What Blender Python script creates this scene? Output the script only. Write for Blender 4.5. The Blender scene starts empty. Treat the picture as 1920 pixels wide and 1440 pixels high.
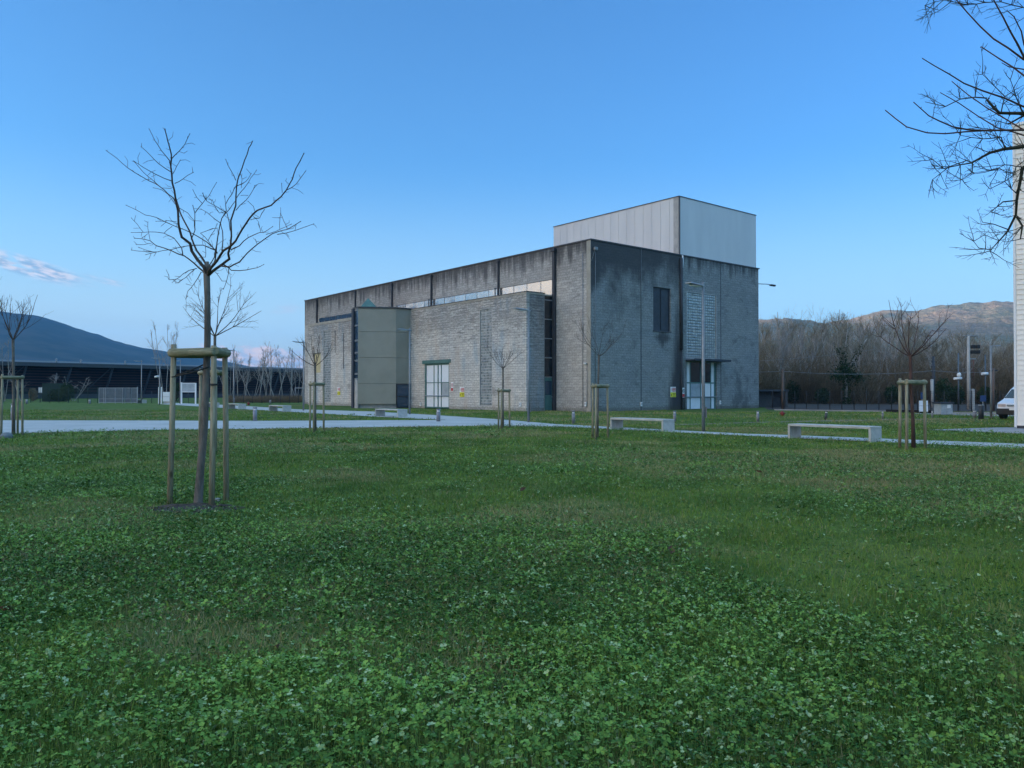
import bpy, math, random
import numpy as np
from mathutils import Vector, Matrix

# ------------------------------------------------------------------ camera, world, sun
scene = bpy.context.scene
COL = scene.collection
R = math.radians
EYE = 1.45
FPX = 1450.0
PITCH = math.atan(15.0 / FPX)

cam_d = bpy.data.cameras.new('camera')
cam = bpy.data.objects.new('camera', cam_d)
COL.objects.link(cam)
cam.location = (0, 0, EYE)
cam.rotation_euler = (R(90) + PITCH, 0, 0)
cam_d.sensor_width = 36
cam_d.lens = 36 * FPX / 1920
cam_d.clip_start = 0.05
cam_d.clip_end = 30000
scene.camera = cam

SUN_AZ = -104.0      # degrees from +Y, clockwise
SUN_EL = 3.2
EXPOSURE = 2.3
SKY_STRENGTH = 0.15
SUN_STRENGTH = 5.0
HAZE_DENSITY = 0.00015

scene.view_settings.view_transform = 'Standard'
scene.view_settings.look = 'None'
scene.view_settings.exposure = EXPOSURE
scene.view_settings.gamma = 1.0
scene.view_settings.use_curve_mapping = False
scene.cycles.max_bounces = 5
scene.cycles.diffuse_bounces = 3
scene.cycles.volume_bounces = 0
scene.cycles.use_denoising = True


# ---- tiny node expression helper
class V:
    def __init__(s, nt, sock): s.nt = nt; s.s = sock
    def _m(s, op, o=None, rev=False):
        n = s.nt.nodes.new('ShaderNodeMath'); n.operation = op
        a, b = (s, o) if not rev else (o, s)
        for i, q in enumerate((a, b)):
            if q is None: continue
            if isinstance(q, V): s.nt.links.new(q.s, n.inputs[i])
            else: n.inputs[i].default_value = q
        return V(s.nt, n.outputs[0])
    def __add__(s, o): return s._m('ADD', o)
    def __radd__(s, o): return s._m('ADD', o)
    def __sub__(s, o): return s._m('SUBTRACT', o)
    def __rsub__(s, o): return s._m('SUBTRACT', o, True)
    def __mul__(s, o): return s._m('MULTIPLY', o)
    def __rmul__(s, o): return s._m('MULTIPLY', o)
    def __truediv__(s, o): return s._m('DIVIDE', o)
    def max(s, o): return s._m('MAXIMUM', o)
    def min(s, o): return s._m('MINIMUM', o)
    def pow(s, o): return s._m('POWER', o)
    def abs(s): return s._m('ABSOLUTE')
    def frac(s): return s._m('FRACT')


class NT:
    def __init__(s, nt): s.nt = nt
    def put(s, inp, val):
        if isinstance(val, V): s.nt.links.new(val.s, inp)
        elif isinstance(val, (tuple, list)):
            inp.default_value = tuple(val) + ((1,) if len(val) == 3 and inp.type == 'RGBA' else ())
        else: inp.default_value = val
    def obj(s):
        n = s.nt.nodes.new('ShaderNodeTexCoord'); return V(s.nt, n.outputs['Object'])
    def gen(s):
        n = s.nt.nodes.new('ShaderNodeTexCoord'); return V(s.nt, n.outputs['Generated'])
    def pos(s):
        n = s.nt.nodes.new('ShaderNodeNewGeometry'); return V(s.nt, n.outputs['Position'])
    def xyz(s, v):
        n = s.nt.nodes.new('ShaderNodeSeparateXYZ'); s.nt.links.new(v.s, n.inputs[0])
        return [V(s.nt, o) for o in n.outputs]
    def vec(s, x, y, z):
        n = s.nt.nodes.new('ShaderNodeCombineXYZ')
        for i, q in enumerate((x, y, z)): s.put(n.inputs[i], q)
        return V(s.nt, n.outputs[0])
    def noise(s, v, scale, detail=3, rough=0.55, dist=0.0):
        n = s.nt.nodes.new('ShaderNodeTexNoise')
        if v is not None: s.nt.links.new(v.s, n.inputs['Vector'])
        n.inputs['Scale'].default_value = scale; n.inputs['Detail'].default_value = detail
        n.inputs['Roughness'].default_value = rough; n.inputs['Distortion'].default_value = dist
        return V(s.nt, n.outputs[0])
    def voro(s, v, scale, out='Distance'):
        n = s.nt.nodes.new('ShaderNodeTexVoronoi')
        s.nt.links.new(v.s, n.inputs['Vector']); n.inputs['Scale'].default_value = scale
        return V(s.nt, n.outputs[out])
    def smooth(s, x, a, b, lo=0.0, hi=1.0):
        n = s.nt.nodes.new('ShaderNodeMapRange'); n.interpolation_type = 'SMOOTHSTEP'
        s.put(n.inputs[0], x)
        s.put(n.inputs[1], a); s.put(n.inputs[2], b)
        n.inputs[3].default_value = lo; n.inputs[4].default_value = hi
        return V(s.nt, n.outputs[0])
    def mix(s, f, a, b, mode='MIX'):
        n = s.nt.nodes.new('ShaderNodeMix'); n.data_type = 'RGBA'; n.blend_type = mode
        s.put(n.inputs[0], f); s.put(n.inputs[6], a); s.put(n.inputs[7], b)
        return V(s.nt, n.outputs[2])
    def attr(s, name, out='Fac'):
        n = s.nt.nodes.new('ShaderNodeAttribute'); n.attribute_name = name
        return V(s.nt, n.outputs[out])
    def bump(s, h, strength=0.3, dist=0.02):
        n = s.nt.nodes.new('ShaderNodeBump')
        s.nt.links.new(h.s, n.inputs['Height'])
        n.inputs['Strength'].default_value = strength; n.inputs['Distance'].default_value = dist
        return V(s.nt, n.outputs[0])
    def rand(s):
        n = s.nt.nodes.new('ShaderNodeObjectInfo'); return V(s.nt, n.outputs['Random'])


# ---- sky
world = bpy.data.worlds.new('World'); scene.world = world
world.use_nodes = True
wn = world.node_tree; wn.nodes.clear()
w = NT(wn)
sky = wn.nodes.new('ShaderNodeTexSky'); sky.sky_type = 'NISHITA'
sky.sun_disc = False
sky.sun_elevation = R(SUN_EL)
sky.sun_rotation = R(SUN_AZ)
sky.altitude = 50; sky.air_density = 1.0; sky.dust_density = 0.3; sky.ozone_density = 4.2
skyv = V(wn, sky.outputs[0])
tc = wn.nodes.new('ShaderNodeTexCoord')
wx, wy, wz = w.xyz(V(wn, tc.outputs['Generated']))
azv = wx._m('ARCTAN2', wy) * (180 / math.pi)          # degrees, 0 = +Y
elv = wz._m('ARCSINE') * (180 / math.pi)
skyc = w.mix(w.smooth(azv, -60.0, 50.0), w.mix(1.0, skyv, (0.95, 0.94, 0.95), 'MULTIPLY'), w.mix(1.0, skyv, (0.68, 0.76, 0.86), 'MULTIPLY'))
# thin evening clouds: a slanted streak on the left, a low bank behind the hall, a lit bank in the west
def blob(az0, el0, waz, wel, slope=0.0):
    a = (azv - az0) / waz
    e = (elv - el0 - (azv - az0) * slope) / wel
    d = a * a + e * e
    return w.smooth(d, 0.1, 1.0, 1.0, 0.0)
cvec = w.vec(azv * 0.35, elv * 1.3 + azv * 0.22, 0.0)
cn = w.noise(cvec, 1.5, 6, 0.6, 0.4)
cn2 = w.noise(w.vec(azv * 0.5, elv * 1.0, 3.0), 1.1, 6, 0.62, 0.6)
c1 = (blob(-32.2, 7.85, 4.2, 0.75, -0.24) * w.smooth(cn, 0.34, 0.56)).max(
      blob(-27.8, 7.3, 1.6, 0.30, -0.2) * w.smooth(cn, 0.3, 0.6) * 0.6)
c2 = w.smooth(cn2 * 4.0 + 1.15 - elv, -0.1, 0.5) * w.smooth(azv, -26.0, -22.0) * w.smooth(azv, -13.0, -10.0, 1.0, 0.0)
c3 = blob(-16.0, 5.9, 4.0, 0.35, 0.1) * w.smooth(cn, 0.45, 0.65) * 0.35
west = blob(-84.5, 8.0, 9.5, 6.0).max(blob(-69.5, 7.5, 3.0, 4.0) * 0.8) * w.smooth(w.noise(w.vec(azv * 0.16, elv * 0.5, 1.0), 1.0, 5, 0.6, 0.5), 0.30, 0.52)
shade = w.smooth(w.noise(cvec, 3.1, 3), 0.38, 0.62)
BASE_SKY = skyc
WORLD_PARTS = (c1, c2, c3, west, shade)
k1 = w.mix(shade, (0.42, 0.56, 0.78), (1.45, 1.22, 1.18))
k2 = w.mix(w.smooth(cn2 * 0.6 + w.noise(w.vec(azv, elv * 2, 5.0), 0.9, 3) * 0.5, 0.47, 0.66), (0.86, 0.95, 1.22), (2.1, 1.45, 1.15))
k3 = (1.1, 0.85, 0.9)
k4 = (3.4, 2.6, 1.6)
CLOUD_GAIN = 1.0
col = skyc
# added pale veil overhead and behind, and the broad glow round the sunset in the west (both unseen fill light for walls, path and lawn)
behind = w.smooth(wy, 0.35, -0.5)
sky_fill = (w.smooth(elv, 26.0, 60.0) * 0.75).max(behind * w.smooth(elv, 2.0, 20.0) * 0.55) * w.smooth(w.noise(V(wn, tc.outputs['Generated']), 2.0, 4), 0.2, 0.6, 0.6, 1.0)
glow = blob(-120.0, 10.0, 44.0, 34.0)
def cl(c, k, col):
    n = wn.nodes.new('ShaderNodeMix'); n.data_type = 'RGBA'; n.blend_type = 'MULTIPLY'
    w.put(n.inputs[0], 1.0); w.put(n.inputs[6], k); n.inputs[7].default_value = (CLOUD_GAIN,) * 3 + (1,)
    return w.mix(c, col, V(wn, n.outputs[2]))
col = w.mix(w.smooth(elv, 17.0, 0.5) * 0.72, col, (0.98, 1.26, 1.38))
col = w.mix(w.smooth(elv, 9.0, 0.5) * w.smooth(azv, 5.0, -25.0) * 0.65, col, (1.30, 1.44, 1.46))
col = w.mix(sky_fill, col, (1.02, 1.72, 2.40))
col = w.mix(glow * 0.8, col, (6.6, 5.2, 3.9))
col = cl(c1 * 0.9, k1, col)
col = cl(c2 * 0.95, k2, col)
col = cl(c3, k3, col)
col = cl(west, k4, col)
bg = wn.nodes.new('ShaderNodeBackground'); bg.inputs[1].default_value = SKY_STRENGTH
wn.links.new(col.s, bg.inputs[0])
wo = wn.nodes.new('ShaderNodeOutputWorld'); wn.links.new(bg.outputs[0], wo.inputs[0])

sun_d = bpy.data.lights.new('sun', 'SUN')
sun_d.energy = SUN_STRENGTH; sun_d.angle = R(0.5); sun_d.color = (1.0, 0.80, 0.68)
sun = bpy.data.objects.new('sun', sun_d); COL.objects.link(sun)
sd = Vector((math.sin(R(SUN_AZ)) * math.cos(R(SUN_EL)), math.cos(R(SUN_AZ)) * math.cos(R(SUN_EL)), math.sin(R(SUN_EL))))
sun.rotation_euler = sd.to_track_quat('Z', 'Y').to_euler()
sun.location = sd * 100


# ------------------------------------------------------------------ helpers
def G(px, py, z=0.0):
    """ground point (height z) seen at photo pixel px, py"""
    fw = Vector((0, math.cos(PITCH), math.sin(PITCH))); up = Vector((0, -math.sin(PITCH), math.cos(PITCH)))
    d = fw * FPX + Vector((1, 0, 0)) * (px - 960) + up * (720 - py)
    t = (z - EYE) / d.z
    return (d.x * t, d.y * t)

def at(px, py, Y):
    """point at depth Y seen at photo pixel"""
    fw = Vector((0, math.cos(PITCH), math.sin(PITCH))); up = Vector((0, -math.sin(PITCH), math.cos(PITCH)))
    d = fw * FPX + Vector((1, 0, 0)) * (px - 960) + up * (720 - py)
    t = Y / d.y
    return Vector((d.x * t, Y, EYE + d.z * t))

def mesh_np(name, verts, faces, mat=None, parent=None, smooth=False, attrs=None):
    """faces: list of arrays (n,k); one mesh object"""
    verts = np.asarray(verts, dtype=np.float32)
    me = bpy.data.meshes.new(name)
    me.vertices.add(len(verts)); me.vertices.foreach_set('co', verts.ravel())
    loops = np.concatenate([np.asarray(f, dtype=np.int32).ravel() for f in faces])
    tot = np.concatenate([np.full(len(f), np.asarray(f).shape[1], dtype=np.int32) for f in faces])
    start = np.concatenate([[0], np.cumsum(tot)[:-1]]).astype(np.int32)
    me.loops.add(len(loops)); me.loops.foreach_set('vertex_index', loops)
    me.polygons.add(len(tot)); me.polygons.foreach_set('loop_start', start)
    if smooth: me.polygons.foreach_set('use_smooth', np.ones(len(tot), dtype=bool))
    if attrs:
        for an, (dom, data) in attrs.items():
            a = me.attributes.new(an, 'FLOAT', dom)
            a.data.foreach_set('value', np.asarray(data, dtype=np.float32))
    me.update(calc_edges=True)
    o = bpy.data.objects.new(name, me); COL.objects.link(o)
    if mat: me.materials.append(mat)
    if parent: o.parent = parent
    return o

class MB:
    """collects shapes, builds ONE mesh object"""
    def __init__(s): s.v = []; s.f = []; s.sm = []
    def add(s, vs, fs, smooth=False):
        b = len(s.v); s.v += [tuple(v) for v in vs]
        s.f += [tuple(i + b for i in f) for f in fs]; s.sm += [smooth] * len(fs)
        return s
    def box(s, x0, y0, z0, x1, y1, z1, bev=0.0):
        if bev <= 0:
            vs = [(x, y, z) for z in (z0, z1) for x, y in ((x0, y0), (x1, y0), (x1, y1), (x0, y1))]
            return s.add(vs, [(3, 2, 1, 0), (4, 5, 6, 7), (0, 1, 5, 4), (1, 2, 6, 5), (2, 3, 7, 6), (3, 0, 4, 7)])
        b = bev
        xs = (x0, x1); ys = (y0, y1); zs = (z0, z1)
        vs = []; idx = {}
        for i in (0, 1):
            for j in (0, 1):
                for k in (0, 1):
                    sx = b if i == 0 else -b; sy = b if j == 0 else -b; sz = b if k == 0 else -b
                    idx[(i, j, k, 0)] = len(vs); vs.append((xs[i], ys[j] + sy, zs[k] + sz))
                    idx[(i, j, k, 1)] = len(vs); vs.append((xs[i] + sx, ys[j], zs[k] + sz))
                    idx[(i, j, k, 2)] = len(vs); vs.append((xs[i] + sx, ys[j] + sy, zs[k]))
        fs = []
        def ordf(ids, cen):
            P = [Vector(vs[q]) for q in ids]; c = sum(P, Vector()) / len(P)
            n = (c - cen).normalized()
            a = (P[0] - c).normalized(); bb = n.cross(a)
            o = sorted(range(len(ids)), key=lambda q: math.atan2((P[q] - c).dot(bb), (P[q] - c).dot(a)))
            fs.append(tuple(ids[q] for q in o))
        cen = Vector(((x0 + x1) / 2, (y0 + y1) / 2, (z0 + z1) / 2))
        for i in (0, 1):
            ordf([idx[(i, j, k, 0)] for j in (0, 1) for k in (0, 1)], cen)
            ordf([idx[(j, i, k, 1)] for j in (0, 1) for k in (0, 1)], cen)
            ordf([idx[(j, k, i, 2)] for j in (0, 1) for k in (0, 1)], cen)
            for j in (0, 1):
                ordf([idx[(i, j, k, q)] for k in (0, 1) for q in (0, 1)], cen)
                ordf([idx[(i, k, j, q)] for k in (0, 1) for q in (0, 2)], cen)
                ordf([idx[(k, i, j, q)] for k in (0, 1) for q in (1, 2)], cen)
        for i in (0, 1):
            for j in (0, 1):
                for k in (0, 1): ordf([idx[(i, j, k, q)] for q in (0, 1, 2)], cen)
        return s.add(vs, fs)
    def prism(s, poly, z0, z1):
        """vertical prism over a counter-clockwise xy polygon"""
        n = len(poly)
        vs = [(x, y, z0) for x, y in poly] + [(x, y, z1) for x, y in poly]
        fs = [tuple(range(n - 1, -1, -1)), tuple(range(n, 2 * n))] + [(i, (i + 1) % n, n + (i + 1) % n, n + i) for i in range(n)]
        return s.add(vs, fs)
    def tube(s, pts, rad, sides=8, caps=True, smooth=True):
        pts = [Vector(p) for p in pts]
        if not isinstance(rad, (list, tuple)): rad = [rad] * len(pts)
        b = len(s.v); prev = None
        for i, p in enumerate(pts):
            t = (pts[min(i + 1, len(pts) - 1)] - pts[max(i - 1, 0)]).normalized()
            if prev is None:
                ref = Vector((0, 0, 1)) if abs(t.z) < 0.9 else Vector((1, 0, 0))
                n = t.cross(ref).normalized()
            else:
                n = (prev - t * prev.dot(t)).normalized()
            prev = n; m = t.cross(n)
            for k in range(sides):
                a = 2 * math.pi * k / sides
                s.v.append(tuple(p + (n * math.cos(a) + m * math.sin(a)) * rad[i]))
        for i in range(len(pts) - 1):
            for k in range(sides):
                k2 = (k + 1) % sides
                s.f.append((b + i * sides + k, b + i * sides + k2, b + (i + 1) * sides + k2, b + (i + 1) * sides + k)); s.sm.append(smooth)
        if caps:
            s.f.append(tuple(b + k for k in range(sides - 1, -1, -1))); s.sm.append(False)
            e = b + (len(pts) - 1) * sides
            s.f.append(tuple(e + k for k in range(sides))); s.sm.append(False)
        return s
    def ball(s, c, rx, ry, rz, n=10, m=7):
        vs = [(c[0], c[1], c[2] - rz)]
        for i in range(1, m):
            a = -math.pi / 2 + math.pi * i / m
            for k in range(n):
                q = 2 * math.pi * k / n
                vs.append((c[0] + rx * math.cos(a) * math.cos(q), c[1] + ry * math.cos(a) * math.sin(q), c[2] + rz * math.sin(a)))
        vs.append((c[0], c[1], c[2] + rz))
        fs = [(0, 1 + (k + 1) % n, 1 + k) for k in range(n)]
        for i in range(m - 2):
            for k in range(n):
                k2 = (k + 1) % n
                fs.append((1 + i * n + k, 1 + i * n + k2, 1 + (i + 1) * n + k2, 1 + (i + 1) * n + k))
        e = len(vs) - 1
        fs += [(e, 1 + (m - 2) * n + k, 1 + (m - 2) * n + (k + 1) % n) for k in range(n)]
        return s.add(vs, fs, True)
    def build(s, name, mat, parent=None):
        me = bpy.data.meshes.new(name); me.from_pydata(s.v, [], s.f)
        me.polygons.foreach_set('use_smooth', s.sm); me.update()
        me.materials.append(mat)
        o = bpy.data.objects.new(name, me); COL.objects.link(o)
        if parent: o.parent = parent
        return o

def tag(o, label=None, cat=None, group=None, kind=None):
    if label: o['label'] = label
    if cat: o['category'] = cat
    if group: o['group'] = group
    if kind: o['kind'] = kind
    return o

def empty(name, loc=(0, 0, 0), rz=0.0, label=None, cat=None, group=None):
    o = bpy.data.objects.new(name, None); COL.objects.link(o)
    o.location = loc if len(loc) == 3 else (loc[0], loc[1], 0); o.rotation_euler = (0, 0, rz)
    o.empty_display_size = 0.2
    return tag(o, label, cat, group)

def copy_tree(o, parent=None):
    c = o.copy(); COL.objects.link(c)
    if parent: c.parent = parent
    for ch in list(o.children): copy_tree(ch, c)
    return c

# ------------------------------------------------------------------ materials
def mat(name, build):
    m = bpy.data.materials.new(name); m.use_nodes = True
    nt = m.node_tree; nt.nodes.clear()
    out = nt.nodes.new('ShaderNodeOutputMaterial'); p = nt.nodes.new('ShaderNodeBsdfPrincipled')
    nt.links.new(p.outputs[0], out.inputs[0])
    n = NT(nt)
    r = build(n)
    for k, val in r.items():
        n.put(p.inputs[k], val)
    return m

def plain(name, c, rough=0.6, var=0.15, scale=6.0, metal=0.0, spec=0.4):
    def b(n):
        o = n.obj()
        f = n.noise(o, scale, 4, 0.6)
        f2 = n.noise(o, scale * 9, 2, 0.6)
        k = n.smooth(f * 0.6 + f2 * 0.4, 0.3, 0.7)
        lo = tuple(q * (1 - var) for q in c); hi = tuple(min(1, q * (1 + var)) for q in c)
        return {'Base Color': n.mix(k, lo, hi), 'Roughness': rough, 'Metallic': metal, 'Specular IOR Level': spec,
                'Normal': n.bump(f2, 0.15, 0.01)}
    return mat(name, b)

def block_wall(name, axis, base_lo, base_hi, mode):
    """weathered concrete block masonry; axis 0 = runs along local x, 1 = along local y"""
    def b(n):
        o = n.obj(); x, y, z = n.xyz(o)
        a = x if axis == 0 else y
        wob = n.noise(n.vec(a * 0.5, z * 0.5, 0.0), 1.0, 2)
        bv = n.vec(a, z + (wob - 0.5) * (0.06 if mode == 'ragged' else 0.02), 0.0)
        br = n.nt.nodes.new('ShaderNodeTexBrick')
        n.nt.links.new(bv.s, br.inputs['Vector'])
        br.inputs['Scale'].default_value = 1.0
        br.inputs['Brick Width'].default_value = 0.5 if mode != 'ragged' else 0.55
        br.inputs['Row Height'].default_value = 0.2
        br.inputs['Mortar Size'].default_value = 0.012 if mode != 'ragged' else 0.02
        br.inputs['Mortar Smooth'].default_value = 0.6
        br.inputs['Color1'].default_value = base_lo + (1,)
        br.inputs['Color2'].default_value = base_hi + (1,)
        br.inputs['Mortar'].default_value = tuple(q * 0.66 for q in base_lo) + (1,)
        c = V(n.nt, br.outputs[0]); mort = V(n.nt, br.outputs[1])
        big = n.noise(n.vec(a, z, 1.0), 0.35, 4, 0.6)
        c = n.mix(n.smooth(big, 0.35, 0.7) * 0.5, c, n.mix(1.0, c, (1.25, 1.2, 1.12), 'MULTIPLY'))
        fine = n.noise(n.vec(a, z, 7.0), 9.0, 4, 0.7)
        c = n.mix(n.smooth(fine, 0.35, 0.72), n.mix(1.0, c, (0.62, 0.62, 0.64), 'MULTIPLY'), c)
        # drips running down from the coping
        drip = n.noise(n.vec(a * 1.6, z * 0.16, 2.0), 1.0, 5, 0.65)
        drip2 = n.noise(n.vec(a * 5.0, z * 0.35, 9.0), 1.0, 4, 0.65)
        dark = (0.045, 0.045, 0.05)
        if mode == 'left':
            m1 = n.smooth(z + (drip - 0.5) * 6.5, 10.5, 12.7)
            m2 = n.smooth(z + (drip2 - 0.5) * 5, 11.2, 13.2)
            m3 = n.smooth(n.noise(n.vec(a * 0.5, z * 1.2, 4.0), 1.0, 5, 0.7), 0.56, 0.7) * n.smooth(z, 4.0, 8.0)
            k = (m1 * 0.86).max(m2 * 0.88).max(m3 * 0.55)
            k = k.max(n.smooth((a - 20.0).abs() * 0.02 + n.smooth(a, 8, 30, 0, 0.3), 0.1, 0.5) * 0.28 * n.smooth(z, 9.6, 10.5))
        elif mode == 'right':
            left = n.smooth(a, 10.4, 10.55, 1.0, 0.0)
            cloud = n.noise(n.vec(a * 0.45, z * 0.35, 6.0), 1.0, 5, 0.6)
            m1 = n.smooth(z + (cloud - 0.5) * 10 + (drip2 - 0.5) * 2.5 - (a - 2.0).abs() * 0.30, 6.6, 10.8) * left
            m2 = n.smooth(z + (drip - 0.5) * 6, 11.6, 13.0) * 0.8
            pipe = n.smooth((a - 9.95).abs() * 1.1 + (drip2 - 0.5) * 1.4 + z * 0.16, 0.6, 1.9, 1.0, 0.0)
            low = n.smooth(n.noise(n.vec(a * 0.9, z * 0.5, 12.0), 1.0, 5, 0.65) - n.smooth(z, 0.0, 7.0, -0.02, 0.18), 0.46, 0.62) * n.smooth(a, 15.5, 17.0)
            sill = n.smooth((a - 8.1).abs() + (z - 5.8).abs() * 1.3 + (drip2 - 0.5) * 1.6, 0.4, 1.5, 1.0, 0.0)
            blotch = n.smooth(n.noise(n.vec(a * 0.7, z * 0.9, 20.0), 1.0, 5, 0.7), 0.55, 0.68) * 0.35
            k = (m1 * 0.85).max(m2).max(pipe * 0.93).max(low * 0.5).max(sill * 0.8).max(blotch)
        else:
            jt = n.noise(n.vec(a * 0.7, z * 6.0, 3.0), 1.0, 5, 0.72)
            jt2 = n.noise(n.vec(a * 2.6, z * 11.0, 5.0), 1.0, 4, 0.75)
            up = n.smooth(z, 3.5, 8.5, 0.0, 0.12)
            rowj = n.smooth(((z + (wob - 0.5) * 0.06) / 0.2).frac() - 0.5, 0.38, 0.5) 
            m1 = n.smooth(jt + up, 0.56, 0.70) * 0.55
            m2 = n.smooth(jt2 + up * 1.2, 0.58, 0.72) * 0.55
            m3 = rowj * n.smooth(jt2, 0.46, 0.60) * 0.6
            big2 = n.noise(n.vec(a * 0.30, z * 0.75, 15.0), 1.0, 5, 0.68)
            m4 = n.smooth(big2 + n.smooth(z, 4.0, 8.5, -0.03, 0.07), 0.50, 0.66) * 0.42
            k = m1.max(m2).max(m3).max(m4 * n.smooth(jt2, 0.25, 0.6, 0.5, 1.0))
            # warm and blue patches of bleached paint
            hue = n.noise(n.vec(a * 1.0, z * 0.25, 8.0), 0.7, 5, 0.6)
            c = n.mix(n.smooth(hue, 0.52, 0.68) * 0.35, c, (0.48, 0.36, 0.27))
            c = n.mix(n.smooth(hue, 0.48, 0.34) * 0.5, c, (0.24, 0.34, 0.42))
        c = n.mix(k, c, dark)
        foot = n.smooth(z + (fine - 0.5) * 0.5, 0.05, 0.45, 0.5, 0.0)
        c = n.mix(foot, c, (0.07, 0.07, 0.045))
        h = (1.0 - mort) * 0.7 + fine * 0.5
        return {'Base Color': c, 'Roughness': 0.9, 'Specular IOR Level': 0.2, 'Normal': n.bump(h, 0.6, 0.02)}
    return mat(name, b)

M = {}
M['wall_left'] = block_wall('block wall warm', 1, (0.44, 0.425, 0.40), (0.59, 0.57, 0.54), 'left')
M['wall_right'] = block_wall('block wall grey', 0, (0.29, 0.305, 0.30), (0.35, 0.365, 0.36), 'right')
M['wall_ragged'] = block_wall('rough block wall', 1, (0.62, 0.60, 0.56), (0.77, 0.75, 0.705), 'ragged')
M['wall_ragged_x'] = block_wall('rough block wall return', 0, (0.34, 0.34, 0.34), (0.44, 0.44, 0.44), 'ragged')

def conc(n, lo, hi, sc=2.0):
    o = n.obj()
    a = n.noise(o, sc, 5, 0.65); b = n.noise(o, sc * 14, 3, 0.7)
    return {'Base Color': n.mix(n.smooth(a * 0.7 + b * 0.3, 0.32, 0.66), lo, hi), 'Roughness': 0.85,
            'Specular IOR Level': 0.25, 'Normal': n.bump(b, 0.3, 0.01)}
M['concrete'] = mat('concrete', lambda n: conc(n, (0.30, 0.30, 0.30), (0.46, 0.45, 0.43)))
M['bench_concrete'] = mat('bench concrete', lambda n: conc(n, (0.36, 0.35, 0.33), (0.52, 0.51, 0.48), 4))
M['lip'] = mat('parapet render', lambda n: conc(n, (0.28, 0.265, 0.23), (0.40, 0.375, 0.33), 1.2))
M['dark_metal'] = plain('dark metal', (0.035, 0.04, 0.05), 0.5, 0.3, 3)
M['pipe'] = plain('pipe', (0.04, 0.042, 0.05), 0.55, 0.3, 3)
M['coping'] = plain('coping', (0.06, 0.06, 0.065), 0.5, 0.3, 1)
M['lamp_metal'] = plain('galvanised lamp pole', (0.24, 0.25, 0.26), 0.45, 0.2, 4, 0.4)
M['bollard'] = plain('bollard grey', (0.22, 0.22, 0.24), 0.5, 0.2, 5)
M['white'] = plain('white paint', (0.74, 0.75, 0.76), 0.5, 0.06, 2)
M['white_panel'] = plain('white door panel', (0.72, 0.76, 0.82), 0.35, 0.05, 1.0)
M['teal'] = plain('teal painted steel', (0.07, 0.16, 0.15), 0.5, 0.25, 2)
M['grime_panel'] = plain('grimy grey panel', (0.33, 0.37, 0.40), 0.5, 0.2, 1.5)
M['yellow_board'] = plain('boarding', (0.50, 0.42, 0.24), 0.8, 0.15, 1.5)
M['red_dull'] = plain('dull red', (0.22, 0.03, 0.03), 0.6, 0.2)
M['red'] = plain('red', (0.50, 0.06, 0.06), 0.5, 0.1)
M['yellow'] = plain('yellow', (0.70, 0.66, 0.03), 0.5, 0.1)
M['black'] = plain('black', (0.02, 0.02, 0.022), 0.6, 0.2)
M['blue_sign'] = plain('blue sign', (0.02, 0.045, 0.13), 0.4, 0.1)
M['sage'] = None
def f_tan(n):
    o = n.obj(); x, y, z = n.xyz(o)
    r = (z * 9.0).frac()
    big = n.noise(o, 0.6, 3)
    return {'Base Color': n.mix(n.smooth(big, 0.3, 0.7), (0.27, 0.26, 0.215), (0.315, 0.30, 0.25)), 'Roughness': 0.7,
            'Normal': n.bump(n.smooth(r, 0.0, 0.25) + n.noise(o, 40, 2) * 0.3, 0.35, 0.02)}
M['tan'] = mat('olive grey cladding', f_tan)
def f_metal_panel(n):
    o = n.obj(); x, y, z = n.xyz(o)
    big = n.noise(n.vec(x * 0.6, y * 0.6, z * 0.15), 1.0, 4)
    rib = n.smooth(((x + y) * 5.0).frac(), 0.0, 0.2)
    return {'Base Color': n.mix(n.smooth(n.noise(n.vec(x * 5, y * 5, z * 0.25), 1.0, 5, 0.7), 0.45, 0.75) * 0.06, n.mix(n.smooth(big, 0.3, 0.7), (0.58, 0.58, 0.585), (0.64, 0.64, 0.64)), (0.45, 0.45, 0.44)), 'Roughness': 0.5, 'Metallic': 0.0,
            'Normal': n.bump(rib, 0.12, 0.02)}
M['panel'] = mat('pale metal cladding', f_metal_panel)
def f_siding(n):
    o = n.obj()
    return {'Base Color': n.mix(n.smooth(n.noise(o, 1.2, 4), 0.3, 0.7), (0.80, 0.76, 0.69), (0.86, 0.82, 0.76)), 'Roughness': 0.6,
            'Normal': n.bump(n.noise(o, 12, 3), 0.1, 0.01)}
M['siding'] = mat('cream siding', f_siding)
def f_glass(rough, tint, metal):
    def b(n):
        o = n.obj()
        return {'Base Color': tint, 'Roughness': rough, 'Metallic': metal, 'Specular IOR Level': 0.8,
                'Normal': n.bump(n.noise(o, 1.1, 2), 0.05, 0.15)}
    return b
M['mirror_glass'] = mat('clerestory glazing', f_glass(0.10, (0.55, 0.55, 0.56), 0.85))
M['dark_glass'] = mat('dark glass', f_glass(0.08, (0.02, 0.025, 0.03), 0.25))
M['blue_glass'] = mat('blue tinted glass', f_glass(0.1, (0.05, 0.09, 0.14), 0.4))
def f_block_glass(n):
    o = n.obj()
    return {'Base Color': n.mix(n.smooth(n.noise(o, 3.5, 3), 0.35, 0.65), (0.30, 0.33, 0.31), (0.46, 0.48, 0.46)), 'Roughness': 0.12,
            'Metallic': 0.25, 'Specular IOR Level': 0.8}
M['glass_block'] = mat('glass block', f_block_glass)
M['dark_block'] = mat('dark glass block', lambda n: {'Base Color': n.mix(n.smooth(n.noise(n.obj(), 3.5, 3), 0.35, 0.65), (0.16, 0.19, 0.19), (0.46, 0.50, 0.49)), 'Roughness': 0.12, 'Metallic': 0.2, 'Specular IOR Level': 0.8})
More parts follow.
